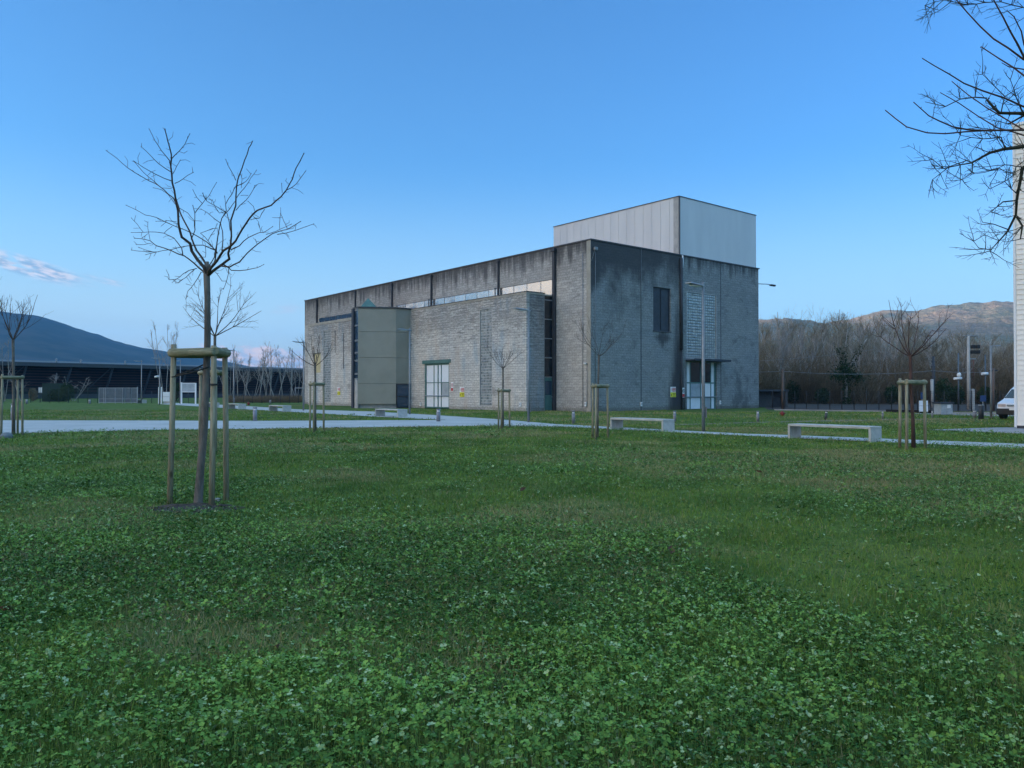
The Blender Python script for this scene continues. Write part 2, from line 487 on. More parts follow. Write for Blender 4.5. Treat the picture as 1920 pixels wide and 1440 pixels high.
def f_path(n):
    p = n.pos()
    a = n.noise(p, 0.5, 4, 0.6); b = n.noise(p, 30, 2, 0.7)
    st = n.noise(n.vec(n.xyz(p)[0] * 0.15, n.xyz(p)[1] * 1.2, 0.0), 1.0, 5, 0.7)
    return {'Base Color': n.mix(n.smooth(st, 0.5, 0.72) * 0.35, n.mix(n.smooth(a * 0.7 + b * 0.3, 0.3, 0.7), (0.37, 0.37, 0.36), (0.47, 0.465, 0.45)), (0.28, 0.27, 0.24)), 'Roughness': 0.8,
            'Specular IOR Level': 0.3}
M['path'] = mat('pale resin path', f_path)
def f_pave(n):
    p = n.pos(); a = n.noise(p, 0.6, 5, 0.65)
    return {'Base Color': n.mix(n.smooth(a, 0.3, 0.7), (0.22, 0.215, 0.22), (0.34, 0.33, 0.33)), 'Roughness': 0.85}
M['pavement'] = mat('grey pavement', f_pave)
def f_dirt(n):
    p = n.pos(); a = n.noise(p, 1.5, 5, 0.7)
    return {'Base Color': n.mix(n.smooth(a, 0.35, 0.65), (0.10, 0.10, 0.055), (0.22, 0.19, 0.13)), 'Roughness': 0.95}
M['dirt'] = mat('worn earth', f_dirt)
def f_soil(n):
    p = n.pos(); a = n.noise(p, 18, 5, 0.7)
    return {'Base Color': n.mix(n.smooth(a, 0.35, 0.65), (0.02, 0.018, 0.014), (0.07, 0.055, 0.04)), 'Roughness': 0.95, 'Normal': n.bump(a, 0.8, 0.03)}
M['soil'] = mat('soil', f_soil)
def f_ground(n):
    p = n.pos()
    big = n.noise(p, 0.16, 5, 0.65); mid = n.noise(p, 1.1, 5, 0.7); fine = n.noise(p, 11, 4, 0.75)
    c = n.mix(n.smooth(mid, 0.35, 0.65), (0.060, 0.110, 0.020), (0.115, 0.180, 0.036))
    c = n.mix(n.smooth(big * 0.65 + mid * 0.35, 0.50, 0.64) * 0.65, c, (0.18, 0.175, 0.065))
    c = n.mix(n.smooth(fine, 0.42, 0.66) * 0.5, c, (0.028, 0.055, 0.014))
    return {'Base Color': c, 'Roughness': 0.95, 'Specular IOR Level': 0.15, 'Normal': n.bump(fine, 0.9, 0.05)}
M['ground'] = mat('lawn ground', f_ground)
def f_blade(n):
    r = n.attr('tone'); d = n.attr('dry')
    c = n.mix(r, (0.055, 0.118, 0.016), (0.178, 0.272, 0.046))
    c = n.mix(d, c, (0.36, 0.29, 0.16))
    return {'Base Color': c, 'Roughness': 0.65, 'Specular IOR Level': 0.1, 'Subsurface Weight': 0.0}
M['blade'] = mat('grass blade', f_blade)
def f_clover(n):
    r = n.attr('tone'); u = n.attr('pale')
    c = n.mix(r, (0.028, 0.086, 0.014), (0.192, 0.335, 0.064))
    c = n.mix(u, c, (0.36, 0.46, 0.24))
    return {'Base Color': c, 'Roughness': 0.55, 'Specular IOR Level': 0.12}
M['clover'] = mat('clover leaf', f_clover)
def f_bark(lo, hi, sc=1.0):
    def b(n):
        o = n.obj(); x, y, z = n.xyz(o)
        a = n.noise(n.vec(x * 14 * sc, y * 14 * sc, z * 4 * sc), 1.0, 5, 0.7)
        b2 = n.noise(o, 3.0 * sc, 3)
        return {'Base Color': n.mix(n.smooth(a * 0.6 + b2 * 0.4, 0.35, 0.65), lo, hi), 'Roughness': 0.85,
                'Specular IOR Level': 0.25, 'Normal': n.bump(a, 0.6, 0.01)}
    return b
M['bark'] = mat('smooth grey bark', f_bark((0.085, 0.075, 0.065), (0.20, 0.175, 0.15)))
M['twig'] = mat('twig bark', f_bark((0.045, 0.038, 0.035), (0.10, 0.08, 0.07)))
M['dark_twig'] = mat('dark mossy bark', f_bark((0.018, 0.022, 0.015), (0.045, 0.045, 0.032)))
M['red_bark'] = mat('reddish bark', f_bark((0.05, 0.03, 0.025), (0.11, 0.06, 0.05)))
M['forest'] = mat('woodland bark', f_bark((0.24, 0.21, 0.19), (0.42, 0.38, 0.35), 0.3))
M['forest_twig'] = mat('woodland twigs', f_bark((0.20, 0.175, 0.125), (0.33, 0.285, 0.21), 0.2))
M['brush'] = mat('brown brush twigs', f_bark((0.11, 0.085, 0.05), (0.25, 0.18, 0.115), 0.15))
M['ivy'] = mat('ivy leaf', f_bark((0.012, 0.030, 0.012), (0.03, 0.06, 0.02), 0.5))
M['pale_bark'] = mat('pale birch bark', f_bark((0.20, 0.19, 0.18), (0.36, 0.34, 0.32), 0.4))
def f_stake(n):
    o = n.obj(); x, y, z = n.xyz(o)
    g = n.noise(n.vec(x * 30, y * 30, z * 2.2), 1.0, 5, 0.65, 0.5)
    k = n.noise(o, 2.0, 3); knot = n.smooth(n.voro(n.vec(x * 4, y * 4, z * 2.2), 1.0), 0.05, 0.14, 1.0, 0.0)
    c = n.mix(n.smooth(g, 0.35, 0.65), (0.20, 0.172, 0.108), (0.37, 0.325, 0.225))
    c = n.mix(n.smooth(k, 0.5, 0.75) * 0.6, c, (0.18, 0.195, 0.12))
    c = n.mix(knot * 0.7, c, (0.06, 0.045, 0.02))
    return {'Base Color': c, 'Roughness': 0.75, 'Specular IOR Level': 0.25, 'Normal': n.bump(g, 0.35, 0.01)}
M['stake'] = mat('treated timber', f_stake)
def f_rail(n):
    r = f_stake(n)
    o = n.obj(); x, y, z = n.xyz(o)
    g = n.noise(n.vec(x * 3, y * 3, z * 45), 1.0, 5, 0.65, 0.8)
    r['Base Color'] = n.mix(n.smooth(n.noise(o, 3.0, 3), 0.45, 0.7) * 0.6, n.mix(n.smooth(g, 0.35, 0.65), (0.17, 0.155, 0.09), (0.34, 0.31, 0.21)), (0.11, 0.125, 0.07))
    r['Normal'] = n.bump(g, 0.35, 0.01)
    return r
M['rail'] = mat('treated timber rail', f_rail)
def f_hill(n):
    p = n.pos()
    a = n.noise(p, 0.004, 6, 0.6); b = n.noise(p, 0.03, 5, 0.7); t = n.noise(p, 0.09, 3, 0.7)
    c = n.mix(n.smooth(a, 0.42, 0.6), (0.35, 0.26, 0.18), (0.20, 0.21, 0.14))
    c = n.mix(n.smooth(b, 0.45, 0.62) * 0.55, c, (0.44, 0.35, 0.25))
    return {'Base Color': n.mix(n.smooth(t, 0.4, 0.6) * 0.45, c, (0.13, 0.11, 0.09)), 'Roughness': 1.0, 'Specular IOR Level': 0.0, 'Normal': n.bump(t + b, 1.0, 9.0)}
M['hill'] = mat('wooded hill', f_hill)
def f_mount(n):
    p = n.pos(); a = n.noise(p, 0.006, 6, 0.65)
    return {'Base Color': n.mix(n.smooth(a, 0.4, 0.6), (0.035, 0.045, 0.03), (0.07, 0.07, 0.05)), 'Roughness': 1.0, 'Specular IOR Level': 0.0, 'Normal': n.bump(a, 0.6, 12.0)}
M['mountain'] = mat('mountain woods', f_mount)
M['strut2'] = plain('grey mortar', (0.13, 0.15, 0.16), 0.7, 0.2, 2)
M['maroon'] = plain('maroon slats', (0.045, 0.016, 0.018), 0.7, 0.3, 0.2)
M['hall_dark'] = plain('hall interior wall', (0.010, 0.009, 0.012), 0.9, 0.3, 0.2)
M['hall_roof'] = plain('hall roof metal', (0.055, 0.062, 0.07), 0.5, 0.1, 0.2, 0.2)
M['strut'] = plain('hall strut', (0.035, 0.042, 0.055), 0.6, 0.2, 0.4)
M['silver'] = plain('silver mesh panel', (0.09, 0.12, 0.15), 0.45, 0.25, 2, 0.2)
M['silver_frame'] = plain('silver frame', (0.30, 0.335, 0.38), 0.4, 0.1, 2, 0.3)
M['green_mesh'] = plain('green mesh', (0.012, 0.040, 0.034), 0.7, 0.2, 1)
M['rubber'] = plain('black rubber', (0.02, 0.022, 0.024), 0.6, 0.2)
M['stone'] = plain('grey stone', (0.16, 0.18, 0.19), 0.8, 0.25, 8)
M['van_white'] = plain('van paint', (0.62, 0.66, 0.72), 0.25, 0.03, 1, 0.0, 0.6)
M['chrome'] = plain('chrome', (0.6, 0.6, 0.62), 0.15, 0.05, 1, 0.9)
M['lens'] = plain('lamp lens', (0.55, 0.45, 0.42), 0.15, 0.1, 8, 0.2, 0.8)
M['red_mast'] = plain('red mast paint', (0.22, 0.04, 0.05), 0.6, 0.2, 2)
M['leaf_brown'] = plain('fallen leaf', (0.12, 0.055, 0.03), 0.8, 0.3, 20)
M['brown_pole'] = plain('weathered wooden pole', (0.13, 0.095, 0.08), 0.85, 0.2, 3)

# ------------------------------------------------------------------ setting
def value_noise(x, y, scale, seed=0, octaves=4):
    rs = np.random.RandomState(seed); out = np.zeros_like(x, dtype=np.float64); amp = 1.0; tot = 0
    for o in range(octaves):
        g = rs.rand(256, 256); fx = x * scale; fy = y * scale
        ix = np.floor(fx).astype(int); iy = np.floor(fy).astype(int); u = fx - ix; v = fy - iy
        u = u * u * (3 - 2 * u); v = v * v * (3 - 2 * v)
        a = g[ix % 256, iy % 256]; b = g[(ix + 1) % 256, iy % 256]; c = g[ix % 256, (iy + 1) % 256]; d = g[(ix + 1) % 256, (iy + 1) % 256]
        out += amp * ((a * (1 - u) + b * u) * (1 - v) + (c * (1 - u) + d * u) * v)
        tot += amp; amp *= 0.55; scale *= 2.03
    return out / tot

gr = 7000.0
ground = mesh_np('ground', [(-gr, -gr, 0), (gr, -gr, 0), (gr, gr, 0), (-gr, gr, 0)], [[(0, 1, 2, 3)]], M['ground'])
tag(ground, kind='structure')

def sheet(name, pix, z, m, thick=0.0):
    pts = [G(a, b, z) for a, b in pix]
    n = len(pts)
    me = bpy.data.meshes.new(name); 
    from mathutils.geometry import tessellate_polygon
    vs = [Vector((x, y, z)) for x, y in pts]
    tri = tessellate_polygon([vs])
    me.from_pydata([tuple(v) for v in vs], [], [tuple(t) for t in tri])
    me.update(); me.materials.append(m)
    import bmesh
    bm = bmesh.new(); bm.from_mesh(me); bmesh.ops.recalc_face_normals(bm, faces=bm.faces)
    for f in bm.faces:
        if f.normal.z < 0: f.normal_flip()
    bm.to_mesh(me); bm.free()
    o = bpy.data.objects.new(name, me); COL.objects.link(o)
    return tag(o, kind='structure')

PATHS = []
PA = [(-900, 788), (0, 788), (300, 788.5), (500, 789), (700, 788), (838, 787.5), (790, 785), (700, 781), (560, 773), (430, 765.5), (300, 757.5), (328, 755.5),
      (430, 759.5), (560, 767.5), (700, 771.5), (760, 775), (860, 781), (960, 788), (1000, 791.5), (1040, 795), (1139, 800), (1400, 813.2), (1476, 815.5), (1920, 832.3), (2500, 855),
      (2500, 866), (1920, 840), (1476, 821.0), (1400, 817), (1139, 804.5), (1060, 800.5), (1000, 799), (900, 798.5), (800, 799.5), (560, 803), (300, 806), (40, 812), (-900, 838)]
sheet('path', PA, 0.012, M['path']); PATHS.append([G(a, b) for a, b in PA])
PB = [(1735, 806.0), (1800, 803.5), (1870, 801.5), (2400, 796), (2500, 830), (1960, 816), (1900, 812.5), (1800, 808.5)]
sheet('pavement', PB, 0.010, M['pavement']); PATHS.append([G(a, b) for a, b in PB])
sheet('dirt_trail', [(1190, 800), (1270, 795.2), (1400, 791.5), (1520, 788.6), (1640, 786.2), (1760, 784.8), (1870, 784.2), (1870, 785.2), (1760, 786.2), (1640, 788), (1520, 790.6), (1400, 793.2), (1270, 797.4), (1200, 802)], 0.006, M['dirt'])
sheet('road', [(1700, 775.5), (1870, 780.5), (2300, 780.5), (2300, 771), (1950, 771)], 0.008, M['pavement'])

def terrain(name, prof, r_peak, r0, r1, az0, az1, m, amp=0.06, seed=3, naz=260, nr=46):
    """wooded range whose crest stands at given heights (deg azimuth, tan elevation)"""
    azs = np.linspace(az0, az1, naz); rr = np.linspace(r0, r1, nr)
    pa = [p[0] for p in prof]; ph = [p[1] for p in prof]
    hh = np.interp(azs, pa, ph)
    k = np.hanning(7); k /= k.sum(); hh = np.convolve(np.pad(hh, 3, mode='edge'), k, mode='valid')
    A, Rr = np.meshgrid(azs, rr, indexing='ij')
    X = np.sin(np.radians(A)) * Rr; Y = np.cos(np.radians(A)) * Rr
    t = np.where(Rr < r_peak, (Rr - r0) / (r_peak - r0), 1 - 0.6 * (Rr - r_peak) / (r1 - r_peak))
    t = np.clip(t, 0, 1); s = t ** 1.25
    nz = value_noise(X + 9000, Y + 9000, 1 / 420.0, seed, 5) - 0.5
    Hh = hh[:, None] * r_peak
    Z = Hh * (s + amp * nz * 2.2 * (t > 0) * np.sin(np.pi * np.clip(t, 0, 1) ** 0.8)) - (t <= 0) * 2 + EYE
    Z += (value_noise(X + 9000, Y + 9000, 1 / 26.0, seed + 1, 3) - 0.5) * (11.0 if r_peak < 3000 else 9.0) * np.clip(t * 1.5, 0, 1)
    ridx = np.arange(naz * nr).reshape(naz, nr)
    f = np.stack([ridx[:-1, :-1], ridx[:-1, 1:], ridx[1:, 1:], ridx[1:, :-1]], -1).reshape(-1, 4)
    V3 = np.stack([X, Y, Z], -1).reshape(-1, 3)
    o = mesh_np(name, V3, [f[:, ::-1]], m, smooth=True)
    return tag(o, kind='structure')

def pix_prof(pairs):
    out = []
    for px, py in pairs:
        az = math.degrees(math.atan((px - 960) / FPX)); te = (735 - py) / FPX * math.cos(math.radians(az))
        out.append((az, te))
    return out
right_prof = [(-16, 0.012), (0, 0.02)] + pix_prof([(1100, 690), (1300, 635), (1424, 599), (1454, 595.5), (1495, 598), (1541, 604.5), (1590, 601), (1630, 589), (1657, 581), (1711, 582),
                        (1739, 576.6), (1779, 570), (1844, 568.5), (1866, 564), (1901, 566), (2000, 556), (2300, 590)]) + [(60, 0.10), (110, 0.05)]
terrain('hills', right_prof, 2000.0, 750.0, 2600.0, -16, 110, M['hill'], 0.11, 5, 1100, 130)
left_prof = [(-170, 0.06), (-130, 0.075), (-100, 0.10), (-70, 0.112), (-50, 0.098), (-40, 0.091)] + pix_prof([(0, 582), (78, 591), (130, 609), (182, 625), (224, 641), (294, 656), (330, 661), (430, 678), (482, 690), (560, 705), (700, 716)]) + [(-2, 0.008)]  # left of view the ridge runs on unseen, shaped to block the low sun
terrain('mountain', left_prof, 3900.0, 1800.0, 4600.0, -170, -2, M['mountain'], 0.05, 11, 700, 50)

# haze: one closed volume round everything on the ground
def make_haze():
    m = bpy.data.materials.new('evening air'); m.use_nodes = True; nt = m.node_tree; nt.nodes.clear()
    out = nt.nodes.new('ShaderNodeOutputMaterial'); v = nt.nodes.new('ShaderNodeVolumePrincipled')
    v.inputs['Color'].default_value = (0.22, 0.58, 1.0, 1); v.inputs['Density'].default_value = HAZE_DENSITY
    v.inputs['Anisotropy'].default_value = 0.0
    nt.links.new(v.outputs[0], out.inputs['Volume'])
    o = MB().box(-7200, -7200, -4, 7200, 7200, 560).build('haze', m)
    return tag(o, 'pale blue evening air over the whole site', 'haze', kind='stuff')
if HAZE_DENSITY > 0: make_haze()

# ------------------------------------------------------------------ main building (local x along the grey front, local y along the long side)
ANG = math.atan2(0.632, 0.775)
C0 = (5.8, 56.8, 0)
bld = empty('industrial_building', C0, ANG, 'long weathered grey block building with black downpipes and a pale metal tower on its roof', 'building')
TOP = 12.65
def part(mb, name, m, parent=None): return mb.build(name, m, parent or bld)

# long side wall with two clerestory openings
LW, RW = 49.6, 21.5
ZC0, ZC1 = 9.0, 10.25
mb = MB()
th = 0.35
mb.box(0, 0, 0, th, 3.95, TOP)
mb.box(0, 3.95, ZC1, th, 27.7, TOP)
mb.box(0, 3.95, 0, th, 27.7, ZC0)
mb.box(0, 27.7, 0, th, 33.0, TOP)
mb.box(0, 33.0, ZC1, th, 45.6, TOP)
mb.box(0, 33.0, 0, th, 45.6, ZC0)
mb.box(0, 45.6, 0, th, LW, TOP)
part(mb, 'wall', M['wall_left'])
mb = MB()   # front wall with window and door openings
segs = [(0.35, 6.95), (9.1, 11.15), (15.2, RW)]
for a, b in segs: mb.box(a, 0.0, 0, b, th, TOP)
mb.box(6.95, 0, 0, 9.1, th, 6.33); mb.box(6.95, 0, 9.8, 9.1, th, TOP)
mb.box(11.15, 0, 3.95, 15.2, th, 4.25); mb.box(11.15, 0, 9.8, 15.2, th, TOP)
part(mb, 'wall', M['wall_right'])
part(MB().box(RW - th, th, 0, RW, LW, TOP).box(th, LW - th, 0, RW - th, LW, TOP), 'wall', M['wall_ragged'])
part(MB().box(0.05, 0.05, TOP - 0.4, RW - 0.05, LW - 0.05, TOP - 0.2), 'roof', M['dark_metal'])
part(MB().box(-0.07, -0.07, TOP, RW + 0.12, 0.42, TOP + 0.09).box(-0.07, 0.42, TOP, 0.42, LW + 0.07, TOP + 0.09)
     .box(RW - 0.35, 0.42, TOP, RW + 0.12, LW + 0.07, TOP + 0.09), 'coping', M['coping'])
# corner and joint strips
part(MB().box(-0.03, -0.0, 0, 0.0, 0.42, TOP - 0.02), 'corner_pier', M['lip'])
part(MB().box(0.0, -0.014, 0, 0.36, -0.0005, TOP - 0.02), 'corner_block', M['wall_right'])
for a in (5.5, 15.8):
    part(MB().box(a - 0.04, -0.012, 0, a + 0.04, 0.0, TOP - 0.02), 'expansion_joint', M['dark_metal'] if a < 6 else M['coping'])
part(MB().box(10.55, -0.035, 0.0, 10.95, 0.0, TOP - 0.05), 'pilaster', M['wall_right'])

# clerestory windows: panes in a frame
def ribbon(y0, y1, m, n):
    f = MB(); fw = 0.05
    f.box(0.02, y0, ZC0, 0.12, y1, ZC0 + fw).box(0.02, y0, ZC1 - fw, 0.12, y1, ZC1)
    for i in range(n + 1):
        q = y0 + (y1 - y0) * i / n
        f.box(0.05, q - 0.012, ZC0 + fw, 0.12, q + 0.012, ZC1 - fw)
    w_ = part(f, 'clerestory_window', M['lamp_metal'])
    for i in range(n):
        a = y0 + (y1 - y0) * i / n + 0.02; b = y0 + (y1 - y0) * (i + 1) / n - 0.02
        random.seed(i * 7 + int(y0)); d0, d1 = random.uniform(-.010, .010), random.uniform(-.010, .010)
        MB().add([(0.07 + d0, a, ZC0 + fw), (0.07 + d1, b, ZC0 + fw), (0.07 + d1 + random.uniform(-.006, .006), b, ZC1 - fw), (0.07 + d0 + random.uniform(-.006, .006), a, ZC1 - fw)], [(0, 1, 2, 3)][::1]).build('pane', m, w_)
    part(MB().box(0.16, y0, ZC0, 0.2, y1, ZC1), 'window_backing', M['dark_metal'])
ribbon(3.95, 27.7, M['mirror_glass'], 14)
ribbon(33.0, 45.6, M['blue_glass'], 9)

# downpipes of the long side
for yy, zb, r in ((3.86, 0.0, 0.13), (10.9, 8.95, 0.085), (21.15, 8.95, 0.09), (28.45, 8.95, 0.09), (36.35, 8.95, 0.08), (46.0, 8.2, 0.10)):
    p = part(MB().box(-2 * r, yy - r, zb, -0.01, yy + r, TOP - 0.35, 0.02), 'downpipe', M['pipe'])
    MB().box(-2.6 * r, yy - 1.5 * r, TOP - 0.35, -0.01, yy + 1.5 * r, TOP - 0.10, 0.02).build('rain_head', M['pipe'], p)
for yy in (11.35, 21.6):
    part(MB().tube([(-0.08, yy, 8.95), (-0.08, yy, 10.3)], 0.05), 'downpipe', M['pipe'])

# projecting volumes on the long side
PD = 2.917
def volume(y0, y1, top, wall_holes):
    return None
mb = MB()
x0 = -PD
# front of the large projection, openings: glass block strip 8.07..9.76, door 14.08..17.92 (local y)
gs0, gs1 = 3.89 + 4.18, 3.89 + 5.87
d0, d1 = 3.89 + 10.19, 3.89 + 14.03
ATOP = 8.85
mb.box(x0, 3.89, 0, x0 + .3, gs0, ATOP).box(x0, gs0, 8.16, x0 + .3, gs1, ATOP).box(x0, gs0, 0, x0 + .3, gs1, 0.32)
mb.box(x0, gs1, 0, x0 + .3, d0, ATOP).box(x0, d0, 3.95, x0 + .3, d1, ATOP).box(x0, d1, 0, x0 + .3, 20.25, ATOP)
part(mb, 'annex_wall', M['wall_ragged'])
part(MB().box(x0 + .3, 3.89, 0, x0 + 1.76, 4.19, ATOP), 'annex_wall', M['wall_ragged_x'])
part(MB().box(x0 - 0.03, 3.84, ATOP, x0 + 1.80, 20.25, ATOP + 0.14).box(x0 + 1.80, 4.0, ATOP, -0.01, 20.25, ATOP + 0.10), 'annex_roof', M['lip'])
part(MB().box(x0 - 0.06, 3.80, ATOP + 0.14, x0 + 0.4, 20.25, ATOP + 0.19).box(x0 + .4, 3.80, ATOP + 0.14, x0 + 1.82, 4.2, ATOP + 0.19), 'coping', M['coping'])
# tall glazed slot and teal door between annex and main wall
fr = MB()
gx0, gx1 = x0 + 1.80, -0.14
fr.box(x0 + 1.76, 3.93, 0, x0 + 1.86, 4.1, ATOP).box(gx1 - 0.02, 3.93, 0, gx1 + 0.06, 4.1, ATOP)
for z in (2.6, 4.08, 5.56, 7.04, 8.52): fr.box(x0 + 1.86, 3.95, z - .04, gx1 - 0.02, 4.08, z + .04)
ws = part(fr, 'stair_window', M['lamp_metal'])
for z0_, z1_ in ((2.64, 4.04), (4.12, 5.52), (5.60, 7.0), (7.08, 8.48), (8.56, ATOP)):
    MB().box(x0 + 1.86, 4.0, z0_, gx1 - 0.02, 4.03, z1_).build('pane', M['dark_glass'], ws)
dr = part(MB().box(x0 + 1.86, 3.99, 0.05, x0 + 1.96, 4.06, 2.56).box(gx1 - .12, 3.99, 0.05, gx1 - .02, 4.06, 2.56).box(x0 + 1.96, 3.99, 2.3, gx1 - .12, 4.06, 2.56)
          .box(x0 + 1.96, 3.99, 0.05, gx1 - .12, 4.06, 0.25).box(x0 + 1.96, 3.99, 1.15, gx1 - .12, 4.06, 1.22), 'door', M['teal'])
MB().box(x0 + 1.96, 4.02, 0.25, gx1 - .12, 4.05, 1.15).build('door_panel', M['teal'], dr)
MB().box(x0 + 1.96, 4.02, 1.22, gx1 - .12, 4.05, 2.3).build('pane', M['blue_glass'], dr)
MB().box(gx1 - .24, 3.92, 1.05, gx1 - .08, 3.96, 1.09).build('handle', M['silver_frame'], dr)

def glass_blocks(axis, a0, a1, z0, z1, na, nz, off, name='glass_block_window', seed=0, lattice='coping', glass='glass_block'):
    """grid of separate glass bricks inside a frame; axis 0: in the front wall, 1: in the side wall"""
    random.seed(seed)
    f = MB(); g = MB(); fw = 0.07
    def bx(b, p0, p1, q0, q1, d0_, d1_):
        if axis == 0: b.box(p0, off + d0_, q0, p1, off + d1_, q1)
        else: b.box(off + d0_, p0, q0, off + d1_, p1, q1)
    bx(f, a0, a0 + fw, z0, z1, 0.0, .14); bx(f, a1 - fw, a1, z0, z1, 0.0, .14)
    bx(f, a0 + fw, a1 - fw, z0, z0 + fw, 0.0, .14); bx(f, a0 + fw, a1 - fw, z1 - fw, z1, 0.0, .14)
    w_ = part(f, name, M['concrete'])
    b2 = MB(); bx(b2, a0 + fw, a1 - fw, z0 + fw, z1 - fw, .09, .13); b2.build('mortar', M[lattice], w_)
    ia0, ia1, iz0, iz1 = a0 + fw, a1 - fw, z0 + fw, z1 - fw
    sa, sz = (ia1 - ia0) / na, (iz1 - iz0) / nz
    for i in range(na):
        for j in range(nz):
            m_ = 0.16 if axis else 0.10
            p0 = ia0 + (i + m_) * sa; p1 = ia0 + (i + 1 - m_) * sa
            q0 = iz0 + (j + m_) * sz; q1 = iz0 + (j + 1 - m_) * sz
            # pillow-shaped front: raised centre with a random tilt so bricks catch different sky
            c = ((p0 + p1) / 2 + random.uniform(-.03, .03), (q0 + q1) / 2 + random.uniform(-.03, .03)); dep = random.uniform(0.0, 0.05)
            def pt(p, q, d_): return (p, off + d_, q) if axis == 0 else (off + d_, p, q)
            vs = [pt(p0, q0, .07), pt(p1, q0, .07), pt(p1, q1, .07), pt(p0, q1, .07), pt(c[0], c[1], .07 - dep)]
            fs = [(0, 1, 4), (1, 2, 4), (2, 3, 4), (3, 0, 4)]
            g.add(vs, fs)
    g.build('glass_bricks', M[glass], w_)
glass_blocks(1, gs0, gs1, 0.32, 8.16, 8, 34, x0, seed=1, lattice='concrete', glass='dark_block')
# big white panelled door of the annex
fd = MB()
fx = x0 + 0.06
fd.box(fx, d0, 0.1, fx + .1, d0 + .16, 3.95).box(fx, d1 - .16, 0.1, fx + .1, d1, 3.95)
fd.box(fx, d0 + .16, 3.80, fx + .1, d1 - .16, 3.95).box(fx, d0 + .16, .05, fx + .1, d1 - .16, .16)
ys = [d0 + .16, d0 + 1.30, d0 + 1.80, d0 + 2.44, d1 - .16]      # mullions between leaves
for q, wd in ((ys[1], .04), (ys[2], .06), (ys[3], .04)): fd.box(fx, q - wd, .16, fx + .1, q + wd, 3.80)
fd.box(fx, d0 + .16, 2.24, fx + .09, d1 - .16, 2.30)
bd = part(fd, 'door', M['teal'])
for i in range(4):
    a = ys[i] + .04; b = ys[i + 1] - .04
    MB().box(fx + .04, a, 2.30, fx + .06, b, 3.80).build('door_panel', M['white_panel'], bd)
    if i == 0:
        MB().box(fx + .04, a, 1.16, fx + .06, b, 2.24).build('door_panel', M['grime_panel'], bd)
        MB().box(fx + .04, a, .16, fx + .06, b, 1.12).build('door_panel', M['white_panel'], bd)
    else:
        MB().box(fx + .04, a, .16, fx + .06, b, 2.24).build('door_panel', M['white_panel'], bd)
MB().box(fx - .12, d0 - .05, 1.08, fx - .04, d1 + .1, 1.16, .02).build('push_bar', M['silver_frame'], bd)
part(MB().box(x0 - .10, d0 - .25, 3.95, x0 - 0.003, d1 + .25, 4.25), 'lintel', M['teal'])

# far projection
FY0, FY1 = 31.1, 42.2
part(MB().box(x0, FY0, 0, x0 + .3, 36.4, ATOP).box(x0, 38.3, 0, x0 + .3, 38.95, ATOP).box(x0, 40.7, 0, x0 + .3, FY1, ATOP)
     .box(x0, 36.4, 8.16, x0 + .3, 38.3, ATOP).box(x0, 36.4, 0, x0 + .3, 38.3, 0.3)
     .box(x0, 38.95, 5.8, x0 + .3, 40.7, ATOP).box(x0, 38.95, 0, x0 + .3, 40.7, 3.6)
     .box(x0 + .3, FY1 - .3, 0, 0, FY1, ATOP).box(x0 + .3, FY0, 0, 0, FY0 + .3, ATOP), 'annex_wall', M['wall_ragged'])
part(MB().box(x0 - 0.03, FY0, ATOP, -0.01, FY1 + .05, ATOP + 0.28), 'annex_roof', M['lip'])
glass_blocks(1, 36.4, 38.3, 0.3, 8.16, 7, 30, x0, seed=2, lattice='concrete', glass='dark_block')
wb = part(MB().box(x0 + .05, 38.95, 3.6, x0 + .13, 39.05, 5.8).box(x0 + .05, 40.6, 3.6, x0 + .13, 40.7, 5.8).box(x0 + .05, 39.05, 5.7, x0 + .13, 40.6, 5.8), 'boarded_window', M['coping'])
MB().box(x0 + .08, 39.05, 3.6, x0 + .11, 40.6, 5.8).build('board', M['yellow_board'], wb)
part(MB().box(x0 - .03, 33.4, 3.9, x0 - .003, 33.52, 7.6), 'cable_duct', M['coping'])
part(MB().box(x0 - .03, 35.4, 5.6, x0 - .003, 35.46, 8.0), 'cable_duct', M['coping'])

# olive stair bay, built of stacked cladding courses
bay = [(-2.93, 20.25), (-4.49, 20.2), (-7.35, 22.0)]
def wall_strip(p, q, z0, z1, t=.22):
    d = Vector((q[0] - p[0], q[1] - p[1])); d.normalize(); nrm = Vector((-d.y, d.x)) * t
    # thickness towards the inside
    return [p, q, (q[0] + nrm.x, q[1] + nrm.y), (p[0] + nrm.x, p[1] + nrm.y)]
zs = [0.35, 2.20, 4.54, 6.86, 8.98]
wallb = MB(); 
def quad_prism(mb, p, q, z0, z1, t):
    d = Vector((q[0] - p[0], q[1] - p[1])).normalized(); nr = Vector((d.y, -d.x)) * t
    poly = [p, q, (q[0] + nr.x, q[1] + nr.y), (p[0] + nr.x, p[1] + nr.y)]
    area = sum(poly[i][0] * poly[(i + 1) % 4][1] - poly[(i + 1) % 4][0] * poly[i][1] for i in range(4))
    if area < 0: poly = poly[::-1]
    mb.prism(poly, z0, z1)
for i in range(4):
    quad_prism(wallb, bay[1], bay[2], zs[i] + .012, zs[i + 1] - .012, .22)
for i in range(1, 4):
    quad_prism(wallb, bay[0], bay[1], zs[i] + .012, zs[i + 1] - .012, .20)
part(wallb, 'stair_bay_wall', M['tan'])
part(MB().prism([(-3.0, 20.6), (-4.30, 20.48), (-7.0, 22.25), (-6.9, 22.95), (-3.1, 31.0), (-2.95, 31.0)][::-1], 0, 8.9), 'stair_bay_core', M['dark_metal'])
part(MB().prism([(-2.90, 20.12), (-4.52, 20.08), (-7.42, 21.93), (-7.32, 23.1), (-3.1, 31.0), (-2.9, 31.0)][::-1], 8.98, 9.10), 'stair_bay_roof', M['coping'])
